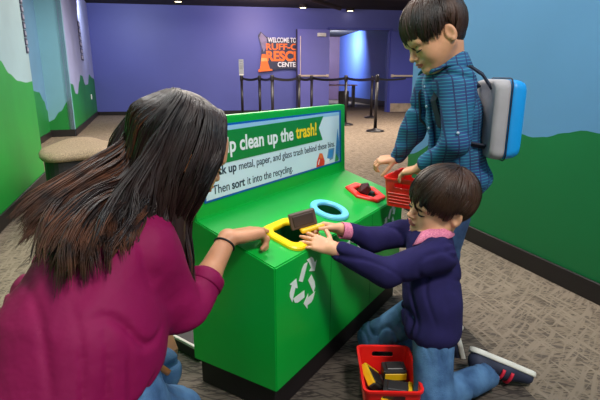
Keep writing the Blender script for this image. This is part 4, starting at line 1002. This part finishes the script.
bm = bmesh.new(); c = W_w+(W_e-W_w)*.10; M = frame(c, W_w-W_e, (0, 0, 1)); tube(bm, [M @ Vector((0, .0275*math.cos(a), .0275*math.sin(a))) for a in np.linspace(0, 2*math.pi, 25)], .003, 6, False)
tag(from_bm('hair_tie', bm, cuffm, None, True), 'thin black hair tie around the right wrist of the woman', 'hair tie')
bm = bmesh.new(); tube(bm, [Vector(p) for p in BELT], .009, 8); from_bm('belt_strap', bm, beltm, Wn, True)
# long hair
Mi = wM; mi3 = np.array(Mi)
def hw(p): return np.array(Mi @ Vector(p))
lines = []; rad = []; K_ = 22
r = np.random.default_rng(12)
def bez(P, n):
    """Catmull-Rom through points"""
    P = np.array(P); P = np.vstack([2*P[0]-P[1], P, 2*P[-1]-P[-2]]); m = len(P)-3; out = []
    for u in np.linspace(0, m-1e-6, n):
        i = int(u); t = u-i; p0, p1, p2, p3 = P[i:i+4]
        out.append(.5*((2*p1)+(-p0+p2)*t+(2*p0-5*p1+4*p2-p3)*t*t+(-p0+3*p1-3*p2+p3)*t**3))
    return np.array(out)
def wavy(L, amp, ph, f):
    u = np.linspace(0, 1, len(L)); d = np.gradient(L, axis=0); s = np.cross(d, [0.2, .5, .8]); s /= np.linalg.norm(s, axis=1)[:, None]+1e-9
    return L+s*(amp*u**1.5*np.sin(f*u*6.28+ph))[:, None]
LN_ = []; ST_ = []
for (ga, gb, n, spread, tip) in HAIR_GUIDES:
    GA = np.array([hw(p[1:]) if p[0] == 'h' else np.array(p, dtype=float) for p in ga]); GB = np.array([hw(p[1:]) if p[0] == 'h' else np.array(p, dtype=float) for p in gb])
    m = n//16
    for q in range(m):
        u0 = (q+r.random())/m; nz0 = r.normal(size=3)*spread; c0 = 1-.22*r.random()**1.5; f0 = r.uniform(.8, 1.7); p0 = r.uniform(0, 6); a0 = r.uniform(.010, .022)
        nzm = r.normal(size=GA.shape)*spread*.12
        for i in range(26):
            u = np.clip(u0+r.normal()*.03, 0, 1); G = GA*(1-u)+GB*u; w_ = np.linspace(0, 1, len(G))**1.2
            G = G+(nz0+r.normal(size=3)*spread*.25)[None]*(w_[:, None]+.08)+nzm+r.normal(size=G.shape)*spread*.06
            L = bez(G, 60); cc_ = int(60*c0*(1-.08*r.random())); L = L[:cc_][np.linspace(0, cc_-1, K_).astype(int)]
            LN_.append(wavy(L, a0, p0+r.normal()*.25, f0)); ST_.append(1-tip*r.uniform(.3, 1.6) if tip else 2.)
prof = .0019*np.interp(np.linspace(0, 1, K_), [0, .1, .6, .9, 1], [.5, 1, 1, .6, .1])
S = Solid(.006); S.M = wM; S.sc = WH[3]; S.ell((-.016, 0, .036), (.103, .084, .092), .01).ell((-.05, 0, -.02), (.065, .072, .075), .03)
S.plane((.058, 0, .02), (.9, 0, -.3), .01); S.M = Matrix.Identity(4); S.sc = 1
for a, b_, ra, rb in HAIR_MASS: S.cone(a, b_, ra, rb, .03)
mass = S.mesh(); sv, sq = strands('h', LN_, prof, None, None)
V, Q = join_np([mass, (sv, sq)])
mi_ = np.zeros(len(Q), dtype=int); per = (K_-1)*4; pos = np.tile(np.repeat(np.arange(K_-1)/(K_-1), 4), len(LN_)); mi_[len(mass[1]):] = (pos > np.repeat(ST_, per)).astype(int)
np_obj('hair', V, Q, [hair_k, hair_t], Wn, lambda C: mi_)
